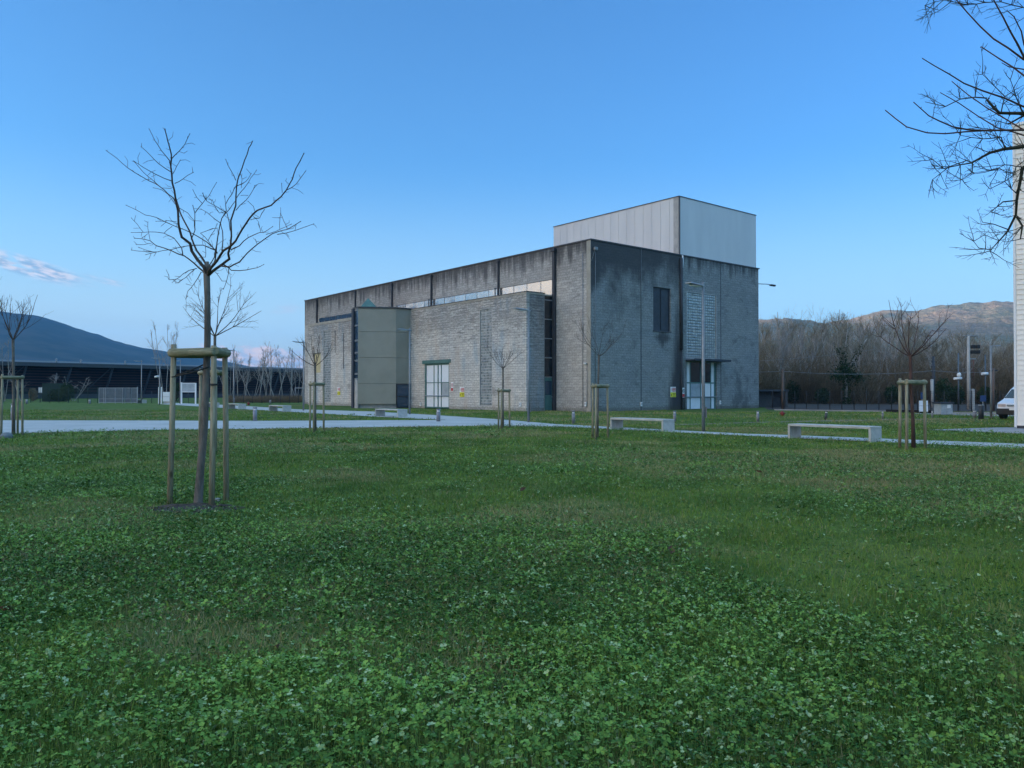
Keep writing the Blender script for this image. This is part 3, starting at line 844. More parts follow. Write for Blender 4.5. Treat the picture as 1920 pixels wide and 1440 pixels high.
part(MB().box(-3.4, 20.3, 0, -2.93, 20.5, 0.35) if False else MB().prism([(-4.30, 20.42), (-7.1, 22.2), (-7.0, 22.6), (-4.0, 20.9)][::-1], 0, .35), 'plinth', M['concrete'])
# glazed slot + pier at the far edge of the bay
pA, pB = (-7.37, 22.03), (-7.27, 22.78)
g = MB(); 
for z0_, z1_ in ((0.0, 2.55),): quad_prism(g, pA, pB, z0_, z1_, .1)
part(g, 'panel', M['concrete'])
g = MB()
quad_prism(g, (pA[0] + .05, pA[1]), (pA[0] + .055, pA[1] + .06), 2.55, 8.98, .09)
for z in (2.55, 3.0, 4.2, 4.9, 6.0, 7.35, 8.75): quad_prism(g, pA, pB, z, z + .16 if z < 8.7 else 8.97, .1)
ws = part(g, 'slot_window', M['lamp_metal'])
for z0_, z1_ in ((2.71, 3.0), (3.16, 4.2), (4.36, 4.9), (5.06, 6.0), (6.16, 7.35), (7.51, 8.75)):
    g = MB(); quad_prism(g, (pA[0] + .04, pA[1]), (pB[0] + .04, pB[1]), z0_, z1_, .03); g.build('pane', M['blue_glass'], ws)
part(MB().box(-7.38, 22.8, 0, -7.0, 23.2, 9.0), 'pier', M['strut'])
# dark glazed door in the short side of the bay
d_ = part(MB().box(-4.42, 20.18, 0, -4.34, 20.26, 2.2).box(-3.0, 20.18, 0, -2.93, 20.26, 2.2).box(-4.34, 20.18, 2.1, -3.0, 20.26, 2.2).box(-4.34, 20.18, 0, -3.0, 20.26, .12).box(-4.34, 20.15, 1.02, -3.0, 20.26, 1.10), 'door', M['dark_metal'])
MB().box(-4.34, 20.21, .12, -3.0, 20.24, 1.02).build('pane', M['blue_glass'], d_)
MB().box(-4.34, 20.21, 1.10, -3.0, 20.24, 2.1).build('pane', M['blue_glass'], d_)
# teal skylight pyramid
part(MB().add([(-6.0, 24.6, 9.10), (-4.2, 23.6, 9.10), (-3.4, 25.4, 9.10), (-5.2, 26.4, 9.10), (-4.7, 25.0, 10.35)],
              [(0, 1, 4), (1, 2, 4), (2, 3, 4), (3, 0, 4)]), 'skylight', M['teal'])

# front: window with dark shutters
f = MB().box(6.95, .12, 6.33, 7.03, .2, 9.8).box(9.02, .12, 6.33, 9.1, .2, 9.8).box(7.03, .12, 6.33, 9.02, .2, 6.42).box(7.03, .12, 9.7, 9.02, .2, 9.8).box(7.99, .1, 6.42, 8.05, .2, 9.7)
ws = part(f, 'window', M['dark_metal'])
MB().box(7.03, .15, 6.42, 7.99, .17, 9.7).build('shutter', M['dark_metal'], ws)
MB().box(8.05, .15, 6.42, 9.02, .17, 9.7).build('shutter', M['dark_metal'], ws)
part(MB().box(6.9, -.05, 6.24, 9.15, -0.003, 6.33), 'sill', M['coping'])
glass_blocks(0, 11.15, 15.2, 4.25, 9.8, 14, 23, 0.0, seed=3, lattice='strut2')
part(MB().box(10.95, -1.0, 4.02, 15.9, -0.004, 4.12, .01).box(10.95, -1.0, 4.12, 15.9, -0.92, 4.2), 'canopy', M['strut'])
# entrance: frame, side lights and doors
fy = 0.10
xs = [11.15, 11.72, 13.12, 14.52, 15.05]
f = MB()
f.box(11.15, fy, 0, 11.23, fy + .08, 3.95).box(14.98, fy, 0, 15.2, fy + .08, 3.95)
for q in xs[1:4]: f.box(q - .05, fy, 0, q + .05, fy + .08, 3.95)
for z in (2.22, 1.02):
    for i in range(4):
        f.box(xs[i] + (.08 if i == 0 else .05), fy, z - .05, (xs[i + 1] - .05) if i < 3 else 14.98, fy + .07, z + .05)
en = part(f, 'entrance', M['teal'])
cells = {0: ('white', 'white', 'white'), 1: ('dark_glass', 'grime_panel', 'white_panel'), 2: ('dark_glass', 'white', 'grime_panel'), 3: ('white', 'white_panel', 'white_panel')}
for i in range(4):
    a = xs[i] + (.08 if i == 0 else .05); b = (xs[i + 1] - .05) if i < 3 else 14.98
    for (z0_, z1_), mm in zip(((2.27, 3.95), (1.07, 2.17), (0.04, .97)), cells[i]):
        MB().box(a, fy + .03, z0_, b, fy + .05, z1_).build('pane' if 'glass' in mm else 'door_panel', M[mm], en)
MB().box(10.9, -.10, 1.00, 15.5, -.04, 1.06, .01).build('push_bar', M['lamp_metal'], en)

# big downpipe of the front and a thin pipe beside it
part(MB().tube([(10.3, -.12, TOP - .25), (10.3, -.12, 4.9)], .135).tube([(10.3, -.12, 4.9), (10.34, -.12, 0)], .055), 'downpipe', M['pipe'])
part(MB().tube([(10.5, -.09, TOP + .02), (10.52, -.13, TOP - .5), (10.42, -.15, TOP - 1.0)], .06), 'overflow_pipe', M['white'])
part(MB().tube([(10.75, -.08, 3.4), (10.75, -.08, 0)], .035), 'conduit', M['lamp_metal'])
part(MB().tube([(.42, -.05, TOP - .8), (.42, -.05, 0.4)], .022).tube([(5.5, -.03, TOP), (5.5, -.03, 6.2)], .015), 'conduit', M['lamp_metal'])
part(MB().tube([(-.06, 0.8, 11.8), (-.06, 0.8, 0.3)], .02).tube([(-.06, .35, 3.4), (-.06, .35, .3)], .018), 'conduit', M['lamp_metal'])

# tower of metal sheets
TX0, TX1, TY1, TZ0, TZ1 = 10.25, 21.19, 15.34, TOP + .09, 17.5
tw = part(MB().box(TX0 + .06, .09, TZ0 - .1, TX1, TY1, TZ1), 'tower', M['panel'])
mb = MB(); n = 16
for i in range(n):
    a = .10 + (TY1 - .10) * i / n; b = .10 + (TY1 - .10) * (i + 1) / n
    mb.box(TX0, a + .012, TZ0, TX0 + .05, b - .012, TZ1 - .01)
mb.build('side_cladding', M['panel'], tw)
MB().box(TX0 + .06, .03, TZ0, TX1, .085, TZ1 - .01).build('front_cladding', M['panel'], tw)
MB().box(TX0 - .05, -.01, TZ1, TX1 + .04, TY1 + .05, TZ1 + .06).build('coping', M['coping'], tw)
MB().box(TX0 - .03, -.02, TZ0, TX0 + .06, .03, TZ1).build('corner_trim', M['coping'], tw)
MB().box(TX0 - .012, .12, TZ0, TX0 - .002, .62, TZ1 - .02).build('corner_sheet', M['concrete'], tw)

LOC2W = Matrix.Translation(Vector(C0)) @ Matrix.Rotation(ANG, 4, 'Z')
def W(x, y, z=0): return LOC2W @ Vector((x, y, z))

# ---- things fixed on or standing against the building
def warning_sign(loc, rz, label, wide=True):
    o = empty('warning_sign', loc, rz, label, 'sign')
    if wide:
        MB().box(-.34, -.03, -.42, .34, -.01, .42, .004).build('board', M['white'], o)
        MB().box(-.335, -.036, -.41, .335, -.031, -.02).build('yellow_field', M['yellow'], o)
        MB().box(-.10, -.036, .04, .30, -.031, .34).build('red_field', M['red'], o)
        t = MB()
        for k in range(3): t.box(-.06, -.040, -.13 - k * .11, .29 - .05 * (k % 2), -.037, -.09 - k * .11)
        t.build('lettering', M['black'], o)
        t = MB()
        for k in range(2): t.box(-.06, -.040, .11 + k * .12, .26, -.037, .15 + k * .12)
        t.build('lettering', M['white'], o)
        MB().tube([(-.21, -.037, .20), (-.21, -.031, .20)], .075, 14).build('prohibition_disc', M['red'], o)
        MB().tube([(-.21, -.042, .20), (-.21, -.0375, .20)], .05, 14).build('pictogram', M['white'], o)
        MB().add([(-.30, -.038, -.29), (-.14, -.038, -.29), (-.22, -.038, -.14)], [(0, 1, 2)]).build('pictogram', M['black'], o)
    else:
        MB().box(-.17, -.03, -.40, .17, -.01, .40, .004).build('board', M['white'], o)
        MB().tube([(0, -.037, .14), (0, -.031, .14)], .145, 16).build('prohibition_disc', M['red'] if label.startswith('narrow white and red') else M['black'], o)
        MB().tube([(0, -.042, .14), (0, -.0375, .14)], .10, 16).build('pictogram', M['white'], o)
        MB().box(-.03, -.046, .07, .03, -.043, .22).build('figure_mark', M['black'], o)
        MB().box(-.15, -.036, -.36, .15, -.031, -.10).build('red_field', M['red'], o)
    return o
warning_sign(W(9.35, 0, 1.45), ANG, 'white, red and yellow warning sign on the dark stained grey front left of the entrance')
warning_sign(W(10.6, -.06, 1.40), ANG, 'narrow prohibition sign with a black ring beside the grey front entrance', False)
warning_sign(W(x0, 3.89 + 8.25, 1.45), ANG - R(90), 'white, red and yellow warning sign between the big white door and the glass block strip')
warning_sign(W(x0, 3.89 + 9.7, 1.9), ANG - R(90), 'narrow white and red sign at the edge of the big white door', False)
warning_sign(W(x0, 34.5, 1.55), ANG - R(90), 'small red and yellow sign on the far projecting wall left of the olive bay')

o = empty('security_camera', W(-.03, .45, 3.55), ANG, 'small white security camera on the corner of the block building', 'camera')
MB().box(-.06, -.04, -.06, 0, .04, .06, .01).build('bracket', M['white'], o)
MB().tube([(-.10, -.12, -.02), (-.10, .18, .03)], .055, 10).build('housing', M['white'], o)
MB().ball((-.10, -.16, -.03), .045, .03, .045).build('lens', M['black'], o)
o = empty('floodlight', W(.35, -.05, 12.0), ANG, 'small grey floodlight high on the dark corner of the grey front', 'lamp')
MB().box(-.16, -.22, -.1, .16, -.02, .14, .03).build('housing', M['lamp_metal'], o)
MB().tube([(-.1, -.1, -.1), (-.25, -.1, -.5), (-.35, -.04, -.9)], .015, 6).build('cable', M['lamp_metal'], o)
for i, (q, a, lab) in enumerate(((W(5.45, -.01, .5), ANG, 'small white socket box low on the grey front below the joint'),
                    (W(15.6, -.01, .55), ANG, 'small white socket box right of the grey front entrance'),
                    (W(-.01, .5, .55), ANG - R(90), 'small white socket box at the foot of the warm grey corner'),
                    (W(x0 - .01, 4.55, .5), ANG - R(90), 'small white socket box at the foot of the near end of the projecting wall'),
                    (W(x0 - .01, 18.5, .35), ANG - R(90), 'small white socket box left of the big white door'))):
    o = empty('socket_box', q, a, lab, 'electrical box')
    MB().box(-.09, -.1, -.16, .09, 0, .16, .01).build('housing', M['white'], o)
    MB().box(-.06, -.11, -.03, .06, -.1, .08).build('cover', M['silver_frame'], o)
o = empty('wall_lamp', W(RW, .25, 11.35), ANG, 'street lamp on a long arm at the right end of the block building', 'lamp')
MB().box(0, -.08, -.35, .06, .08, .3, .01).build('bracket', M['dark_metal'], o)
MB().tube([(.03, 0, 0), (1.9, 0, .12), (2.4, 0, .12)], .035, 8).build('arm', M['lamp_metal'], o)
MB().box(2.3, -.13, .0, 3.1, .13, .16, .05).build('lamp_head', M['dark_metal'], o)
o = empty('weeds', W(-PD + .2, 19.2, 9.1), 0, 'tuft of dry weeds growing in the roof gutter above the annex', 'weeds')
# outbuilding
o = empty('outbuilding', (24.9, 72.5, 0), ANG * .2, 'low dark stained concrete shed at the right end of the block building', 'shed')
MB().box(-2.2, 0, 0, -1.95, 3, 1.5).box(-1.95, .8, 0, .75, 1.0, 1.5).box(.75, 0, 0, 1.0, 3, 1.5).build('wall', M['coping'], o)
MB().box(-2.3, -.12, 1.5, 1.1, 3.1, 1.68).build('roof', M['dark_metal'], o)
MB().box(-.1, .72, 0, .6, .79, 1.4).build('door', M['strut'], o)

# ------------------------------------------------------------------ white clad building at the right edge
wx0, wy0 = G(1904, 803.3)
wh = empty('clad_building', (wx0, wy0, 0), ANG - R(90), 'tall cream building of narrow horizontal boards at the right edge', 'building')
HB = 12.05
side = (0.66, 0.75)
mb = MB(); k = 0; z = .12
while z < HB - .05:
    z2 = min(z + .2, HB)
    mb.add([(.06, -.03, z), (14, -.03, z), (14, 0.0, z2), (.06, 0.0, z2)], [(0, 1, 2, 3)])
    mb.add([(.06, -.0, z), (14, -.0, z), (14, -.03, z), (.06, -.03, z)], [(0, 1, 2, 3)])
    z = z2
mb.build('siding', M['siding'], wh)
MB().box(.03, .02, .02, 14, 12, HB).build('wall', M['siding'], wh)
MB().box(-.02, -.06, 0.05, .06, .02, HB).build('corner_trim', M['white'], wh)
MB().box(-.05, -.08, HB, 14, .02, HB + .1).build('coping', M['white'], wh)
MB().box(.06, -.02, 0, 14, .015, .12).build('plinth', M['dark_metal'], wh)  # dark strip standing in for the shadowed gap under the lowest board

# ------------------------------------------------------------------ dark hall on the left
HL = at(-120, 700, 152.0); HRr = at(640, 700, 229.0)
hdir = Vector((HRr.x - HL.x, HRr.y - HL.y)); hl = hdir.length; hang = math.atan2(hdir.y, hdir.x)
hall = empty('open_hall', (HL.x, HL.y, 0), hang, 'very long dark hall with maroon slats and blue-grey roof edge before the mountain', 'building')
HH = 7.8
MB().box(-30, 3.5, 0, hl, 4.0, HH - .6).build('wall', M['hall_dark'], hall)
mb = MB()
for i in range(9): mb.box(-30, 3.2, 1.6 + i * .62, hl, 3.35, 1.78 + i * .62)
mb.build('slats', M['maroon'], hall)
MB().box(-30, -.3, HH - .55, hl, 20, HH).build('roof', M['hall_roof'], hall)
mb = MB().box(-30, -.36, HH - .80, hl, -.3, HH + .03); mb.build('fascia', M['hall_roof'], hall)
MB().add([(-30, 2, HH + .01), (hl, 2, HH + .01), (hl, 16, HH + 1.0), (-30, 16, HH + 1.0)], [(0, 1, 2, 3)]).build('upper_roof', M['hall_roof'], hall)
for i in range(11):
    q = 6 + i * (hl - 10) / 10
    p = MB().tube([(q, 2.6, 0), (q + 1.2, .6, HH - .7)], .22, 6).build('strut', M['strut'], hall)
    if i % 2: MB().tube([(q - 3.5, 2.7, 2.0), (q + .9, 1.0, HH - .8)], .10, 6).build('brace', M['strut'], hall)
MB().box(-30, 1.0, 0, hl, 1.3, 1.0).build('low_wall', M['strut'], hall)
for i, px in enumerate((106, 152, 235)):
    q = at(px, 681, 168 + i * 6)
    o = empty('roof_vent', (q.x, q.y, HH), 0, ('small pale vent on the hall roof furthest to the left', 'small pale vent, second on the hall roof', 'small pale vent on the hall roof above the silver gate')[i], 'vent')
    MB().tube([(0, 0, 0), (0, 0, .7)], .16, 8).build('duct', M['silver_frame'], o)
    MB().tube([(0, 0, .7), (0, 0, .95)], [.34, .1], 8).build('cowl', M['silver_frame'], o)

# ------------------------------------------------------------------ street furniture
def street_lamp(px, py, h, label):
    x, y = G(px, py)
    o = empty('street_lamp', (x, y, 0), ANG + math.pi, label, 'street lamp', 'grey street lamps along the paths')
    r = .055
    MB().tube([(0, 0, 0), (0, 0, h * .35), (0, 0, h)], [r * 1.15, r * 1.1, r * .8], 10).build('pole', M['lamp_metal'], o)
    MB().tube([(-.12, 0, h - .17), (.16, 0, h - .16)], .035, 8).build('arm', M['lamp_metal'], o)
    MB().add([(.12, -.14, h - .18), (.86, -.14, h - .12), (.86, .14, h - .12), (.12, .14, h - .18),
              (.12, -.14, h - .12), (.86, -.12, h - .085), (.86, .12, h - .085), (.12, .14, h - .12)],
             [(3, 2, 1, 0), (4, 5, 6, 7), (0, 1, 5, 4), (1, 2, 6, 5), (2, 3, 7, 6), (3, 0, 4, 7)]).build('lamp_head', M['silver_frame'], o)
    MB().box(.22, -.09, h - .19, .70, .09, h - .178).build('light_panel', M['white'], o)
    MB().box(-.075, -.1, .5, -.05, .1, .9).build('access_hatch', M['lamp_metal'], o)
    return o
street_lamp(1319, 809, 5.5, 'tall grey street lamp in front of the glass block entrance')
street_lamp(991, 792, 5.5, 'grey street lamp in front of the near end of the projecting wall')
street_lamp(768, 777, 5.6, 'grey street lamp beside the olive bay')
street_lamp(569, 770, 5.45, 'grey street lamp at the far left end of the block building')
street_lamp(438, 764.7, 5.4, 'grey street lamp between the staked trees and the birches')
street_lamp(338, 757, 5.45, 'grey street lamp beside the white-posted notice board')
street_lamp(299, 759, 5.4, 'grey street lamp with a white camera on its pole')
street_lamp(265, 757, 5.4, 'grey street lamp right behind the silver gates')
q = at(296, 706, 88)
o = empty('pole_camera', q, 0, 'white camera on the left street lamp pole', 'camera')
MB().tube([(-.35, 0, -.05), (.1, 0, .05)], .11, 10).build('housing', M['white'], o)
MB().box(.08, -.04, -.04, .24, .04, .04).build('bracket', M['white'], o)

def bollard(px, py, h, label, r=.075, m='bollard', tilt=0.0):
    x, y = G(px, py)
    o = empty('bollard', (x, y, 0), 0.3, label, 'bollard', 'grey lighting bollards along the paths')
    o.rotation_euler = (0, tilt, .3)
    MB().tube([(0, 0, 0), (0, 0, h * .78)], r, 16).build('post', M[m], o)
    MB().tube([(0, 0, h * .78), (0, 0, h * .90)], r * .8, 16).build('light_ring', M['white'], o)
    MB().tube([(0, 0, h * .90), (0, 0, h * .985), (0, 0, h)], [r * 1.05, r * 1.05, r * .9], 16).build('cap', M[m], o)
bollard(822, 790.5, .62, 'grey bollard at the fork of the paths in front of the big white door', .10)
bollard(478, 789.5, .70, 'grey bollard beside the wide path left of the second staked tree', .10)
bollard(24, 788.5, .86, 'grey bollard beside the wide path behind the leftmost staked tree', .095)
bollard(1075, 794.5, .60, 'grey bollard just left of the staked tree before the building corner', .07)
bollard(1265, 791.5, .54, 'grey bollard at the right end of the middle concrete bench', .07)
bollard(1421, 790.5, .52, 'grey bollard below the right end of the block building', .065)
bollard(1548, 787, .46, 'dark leaning bollard behind the right concrete bench', .07, 'coping', R(7))
bollard(1655, 785.5, .44, 'thin pale bollard left of the right staked tree', .045)
bollard(1748, 783.5, .40, 'thin grey bollard in front of the white board', .05)
bollard(1827.5, 783.5, .44, 'stout grey bollard left of the dark litter bin', .10)
bollard(168, 757.5, .55, 'small far bollard left of the silver gates', .13)
bollard(50, 757, .55, 'small far bollard behind the leftmost stakes', .13)
bollard(507, 757.5, .5, 'small far bollard beyond the far bench', .10)
for px, py, h, lab in ((1467, 779.5, .28, 'small red hydrant on the lawn right of the block building'), (466, 760, .35, 'small red hydrant beyond the left benches')):
    x, y = G(px, py); o = empty('hydrant', (x, y, 0), 0, lab, 'hydrant')
    MB().tube([(0, 0, 0), (0, 0, h * .7), (0, 0, h)], [.10, .10, .05], 10).build('body', M['red_dull'], o)
    MB().tube([(-.16, 0, h * .55), (.16, 0, h * .55)], .05, 8).build('outlet', M['red_dull'], o)

def bench(px, py, label):
    """px,py = front foot of the left end"""
    x, y = G(px, py)
    o = empty('concrete_bench', (x, y, 0), ANG, label, 'bench', 'concrete benches beside the paths')
    Lb, Wd, Hb, t = 2.62, .66, .455, .07
    # axis runs along -local y, width along local x
    MB().box(0, -Lb, Hb - t, Wd, 0, Hb, .008).build('seat', M['bench_concrete'], o)
    MB().box(0.004, -t, 0, Wd - .004, 0, Hb - t).build('leg', M['bench_concrete'], o)
    MB().box(0.004, -Lb, 0, Wd - .004, -Lb + t, Hb - t).build('leg', M['bench_concrete'], o)
bench(1477, 822, 'long concrete bench at the right, left of the right staked tree')
bench(1144, 805, 'long concrete bench in front of the building corner, beside the tall street lamp')
bench(703, 780.5, 'concrete bench between the two paths in front of the olive bay')
bench(504, 771, 'concrete bench on the far path left of the block building')
bench(426.5, 766.5, 'concrete bench on the far path just right of the nearest stakes')
bench(381, 763.5, 'concrete bench half hidden behind the nearest stakes')
bench(255, 755.8, 'small far concrete bench right of the silver gates')

# kerb wall and fence at the right
def line_box(mb, p, q, z0, z1, t):
    d = Vector((q[0] - p[0], q[1] - p[1])).normalized(); nr = Vector((-d.y, d.x)) * t
    mb.prism([p, q, (q[0] + nr.x, q[1] + nr.y), (p[0] + nr.x, p[1] + nr.y)], z0, z1)
fa, fb, fc, fd_ = G(1452, 769.3), G(1662, 772.4), G(1740, 774.5), G(1990, 777.5)
mb = MB(); line_box(mb, fa, fb, 0, .09, .15)
tag(mb.build('kerb', M['pavement']), kind='structure')
mb = MB(); line_box(mb, G(1785, 775.5), G(1868, 777.6), 0, .10, .15); tag(mb.build('kerb', M['pavement']), kind='structure')
mb = MB(); line_box(mb, G(1661, 773), G(1748, 775), 0, .20, .2)
tag(mb.build('low_barrier', M['hall_dark']), 'low black barrier on the ground between the kerb and the white board', 'barrier')
fe = empty('mesh_fence', (0, 0, 0), 0, 'dark wire mesh fence with thin posts along the wood on the right', 'fence')
A, B = Vector(G(1448, 767.5)), Vector(G(1930, 772.5))
nf = 20
for i in range(nf + 1):
    p = A.lerp(B, i / nf)
    MB().tube([(p.x, p.y, 0), (p.x, p.y, 1.55)], .03, 6).build('post', M['black'], fe)
ms = MB(); d = (B - A)
for k in range(9):
    z = .18 + k * .165
    ms.tube([(A.x, A.y, z), (B.x, B.y, z)], .004, 3, False)
nn = 420
for i in range(nn):
    p = A.lerp(B, i / nn); ms.tube([(p.x, p.y, .1), (p.x, p.y, 1.5)], .003, 3, False)
ms.build('wire_mesh', M['black'], fe)

# left: gate, green fence, notice boards
x, y = G(183, 756.3)
gt = empty('metal_gate', (x, y, 0), 0.02, 'silver mesh gates standing on the far edge of the lawn', 'gate')
wg = [0, .75, 1.0, 2.2, 3.1, 3.35, 4.1, 4.9]
hg = 2.0
for i in range(len(wg) - 1):
    a, b = wg[i], wg[i + 1]
    yo = (.3, .05, 0, 0, .05, .15, .25)[i]
    p = MB().box(a + .03, yo - .02, .12, b - .03, yo + .01, hg - .05)
    MBf = MB().box(a, yo - .05, 0, a + .06, yo + .05, hg).box(a + .06, yo - .04, hg - .06, b, yo + .04, hg).box(a + .06, yo - .04, .08, b, yo + .04, .14).box(a + .06, yo - .035, .55, b, yo + .035, .60)
    fo = MBf.build('gate_frame', M['silver_frame'], gt); p.build('mesh_panel', M['silver'], fo)
MB().box(4.86, .2, 0, 4.96, .3, hg + .1).build('post', M['silver_frame'], gt)
gf = empty('green_fence', (0, 0, 0), 0, 'dark green mesh fence in front of the hall on the far left', 'fence')
A, B = Vector(G(-60, 754.5)), Vector(G(183, 755.8))
for i in range(15):
    p = A.lerp(B, i / 14); MB().tube([(p.x, p.y, 0), (p.x, p.y, 2.1)], .035, 6).build('post', M['green_mesh'], gf)
ms = MB()
for k in range(14): ms.tube([(A.x, A.y, .12 + k * .145), (B.x, B.y, .12 + k * .145)], .006, 3, False)
for i in range(330):
    p = A.lerp(B, i / 330); ms.tube([(p.x, p.y, .05), (p.x, p.y, 2.05)], .005, 3, False)
ms.build('wire_mesh', M['green_mesh'], gf)
A, B = Vector(G(250, 755.8)), Vector(G(560, 755.8))
gf2 = empty('wire_fence', (0, 0, 0), 0, 'grey wire fence beyond the benches in front of the birches', 'fence')
for i in range(19):
    p = A.lerp(B, i / 18); MB().tube([(p.x, p.y, 0), (p.x, p.y, 1.6)], .035, 6).build('post', M['strut'], gf2)
ms = MB()
for k in range(9): ms.tube([(A.x, A.y, .12 + k * .18), (B.x, B.y, .12 + k * .18)], .006, 3, False)
for i in range(330):
    p = A.lerp(B, i / 330); ms.tube([(p.x, p.y, .05), (p.x, p.y, 1.6)], .004, 3, False)
ms.build('wire_mesh', M['strut'], gf2)
p0 = at(79, 720, 118); 
o = empty('green_screen', (p0.x, p0.y, 0), 0.05, 'dark green slatted screen behind the green fence', 'screen')
MB().box(0, 0, 0, 3.4, .06, 2.75).build('panel', M['green_mesh'], o)
mb = MB()
for i in range(18): mb.box(i * .19, -.05, 0, i * .19 + .08, -.003, 2.8)
mb.build('slats', M['green_mesh'], o)
p0 = at(72, 727, 112)
o = empty('wall_notice', (p0.x, p0.y, 1.3), 0, 'small white notice left of the dark green screen', 'notice')
MB().box(0, 0, 0, .55, .03, .85, .01).build('board', M['silver_frame'], o)
MB().box(.06, -.01, .1, .49, -.002, .75).build('sheet', M['white'], o)
MB().tube([(.27, .06, -1.3), (.27, .06, .8)], .03, 6).build('post', M['strut'], o)

x, y = G(339, 757.3)
nb = empty('notice_board', (x, y, 0), 0.0, 'white notice board on two tall white posts at the far left', 'notice board')
wd = 29 / 1450 * y
MB().box(0, -.07, 0, .16, .07, 2.62, .01).build('post', M['white'], nb)
MB().box(wd - .16, -.07, 0, wd, .07, 2.55, .01).build('post', M['white'], nb)
MB().box(.16, -.05, 1.5, wd - .16, .05, 2.48).build('board', M['grime_panel'], nb)
MB().box(.16, -.06, 2.48, wd - .16, .06, 2.56).build('rail', M['white'], nb)
MB().box(.16, -.06, 1.42, wd - .16, .06, 1.5).build('rail', M['white'], nb)
x, y = G(305, 756.5)
o = empty('utility_cabinet', (x, y, 0), 0, 'white cabinet left of the nearest stakes beside the notice board', 'cabinet')
MB().box(0, 0, .25, .85, .4, 1.45, .02).build('body', M['white'], o)
MB().box(.02, -.02, .84, .83, -.004, .87).build('seam', M['lamp_metal'], o)
MB().box(.05, .05, 0, .8, .35, .25).build('plinth', M['concrete'], o)
x, y = G(296.5, 757.5)
o = empty('white_post', (x, y, 0), 0, 'pair of short white posts round the camera lamp pole', 'posts')
MB().box(0, 0, 0, .11, .11, 2.05).box(.3, 0, 0, .41, .11, 2.05).build('post', M['white'], o)

# goal frame far left of the building
x, y = G(553, 754.6)
o = empty('goal_frame', (x, y, 0), 0, 'thin white goal frame at the left end of the block building', 'goal')
MB().tube([(0, 0, 0), (0, 0, 2.0), (3.2, .3, 2.0), (3.2, .3, 0)], .06, 8).build('frame', M['silver_frame'], o)
MB().tube([(0, 0, .02), (0, 1.0, .02), (0, .1, 2.0)], .03, 6).build('rear_bar', M['silver_frame'], o)

# right background: poles, boxes, boards, bin
def pole(name, px, ybase_px, ytop_px, Y, r0, r1, m, label, cat='pole'):
    a = at(px, ybase_px, Y); b = at(px, ytop_px, Y)
    o = empty(name, (a.x, Y, 0), 0, label, cat)
    h = b.z
    MB().tube([(0, 0, 0), (0, 0, h * .5), (0, 0, h)], [r0, (r0 + r1) / 2, r1], 10).build('shaft', M[m], o)
    return o, h
o, h = pole('wooden_pole', 1468, 770, 692, 66, .13, .10, 'brown_pole', 'brown wooden pole just right of the block building')
MB().box(-.3, -.04, h - .3, .3, .04, h - .2).build('crossbar', M['brown_pole'], o)
o, h = pole('utility_pole', 1750.5, 772, 668, 70, .14, .10, 'dark_metal', 'dark utility pole behind the right staked tree with a pale lower sleeve')
MB().tube([(-.15, -.05, 0), (-.15, -.05, 2.6)], .13, 10).build('sleeve', M['concrete'], o)
for k in range(4): MB().tube([(-.2, 0, h - .5 - k * .45), (.2, 0, h - .5 - k * .45)], .05, 6).build('insulator', M['dark_metal'], o)
o, h = pole('camera_pole', 1797.5, 776, 662, 60, .06, .05, 'silver', 'thin pole with two white cameras left of the floodlight mast')
z = at(1797, 703, 60).z; MB().ball((.05, 0, z), .16, .16, .2).build('camera', M['white'], o)
z = at(1797, 710, 60).z; MB().tube([(-.35, 0, z), (.25, 0, z + .03)], .10, 10).build('camera', M['white'], o)
o, h = pole('floodlight_mast', 1816.5, 776, 630, 62, .15, .10, 'concrete', 'tall pale floodlight mast with dark lamps at its head')
MB().tube([(-.5, 0, h), (.75, 0, h)], .05, 6).build('crossbar', M['lamp_metal'], o)
for k in range(4):
    fl = MB().box(.2 + (k % 2) * .38, -.16, h - 1.0 - (k // 2) * .42, .5 + (k % 2) * .38, .1, h - .72 - (k // 2) * .42, .03).build('floodlight', M['black'], o)
MB().box(.2, -.1, 0, .45, .2, 1.7, .03).build('control_box', M['concrete'], o)
o, h = pole('camera_pole', 1848, 776, 665, 63, .055, .045, 'silver', 'thin pole with one white camera left of the van lamp post')
z = at(1848, 701, 63).z; MB().tube([(-.3, 0, z), (.2, 0, z + .02)], .12, 10).build('camera', M['white'], o)
o, h = pole('lamp_post', 1858.5, 786, 648, 42, .06, .05, 'lamp_metal', 'dark lamp post with a thin arm pointing right beside the van', 'lamp post')
MB().tube([(0, 0, h - .02), (.55, 0, h)], .03, 6).build('arm', M['silver_frame'], o)
o, h = pole('utility_pole', 1863, 777, 690, 58, .11, .09, 'brown_pole', 'thick brown pole right behind the van lamp post')
MB().box(-.3, -.05, h - .25, .3, .05, h - .13).build('crossbar', M['dark_metal'], o)
o, h = pole('street_sign', 1843, 779, 742, 56, .035, .035, 'lamp_metal', 'small blue square sign on a thin pole near the dark litter bin', 'sign')
MB().box(-.22, -.05, h - .42, .22, -.03, h + .02, .01).build('plate', M['blue_sign'], o)
# red lattice mast
q = at(1822, 735, 95)
o = empty('lattice_mast', (q.x, 95, 0), 0, 'thin red lattice mast behind the floodlight mast', 'mast')
h = at(1822, 674, 95).z
mb = MB()
for sx in (-.25, .25): mb.tube([(sx, 0, 0), (sx, 0, h)], .035, 4)
for k in range(10): mb.tube([(-.25 if k % 2 else .25, 0, h * k / 10), (.25 if k % 2 else -.25, 0, h * (k + 1) / 10)], .02, 4)
mb.build('lattice', M['red_mast'], o)
MB().box(-.5, -.05, h, .5, .05, h + .15).build('head', M['silver_frame'], o)
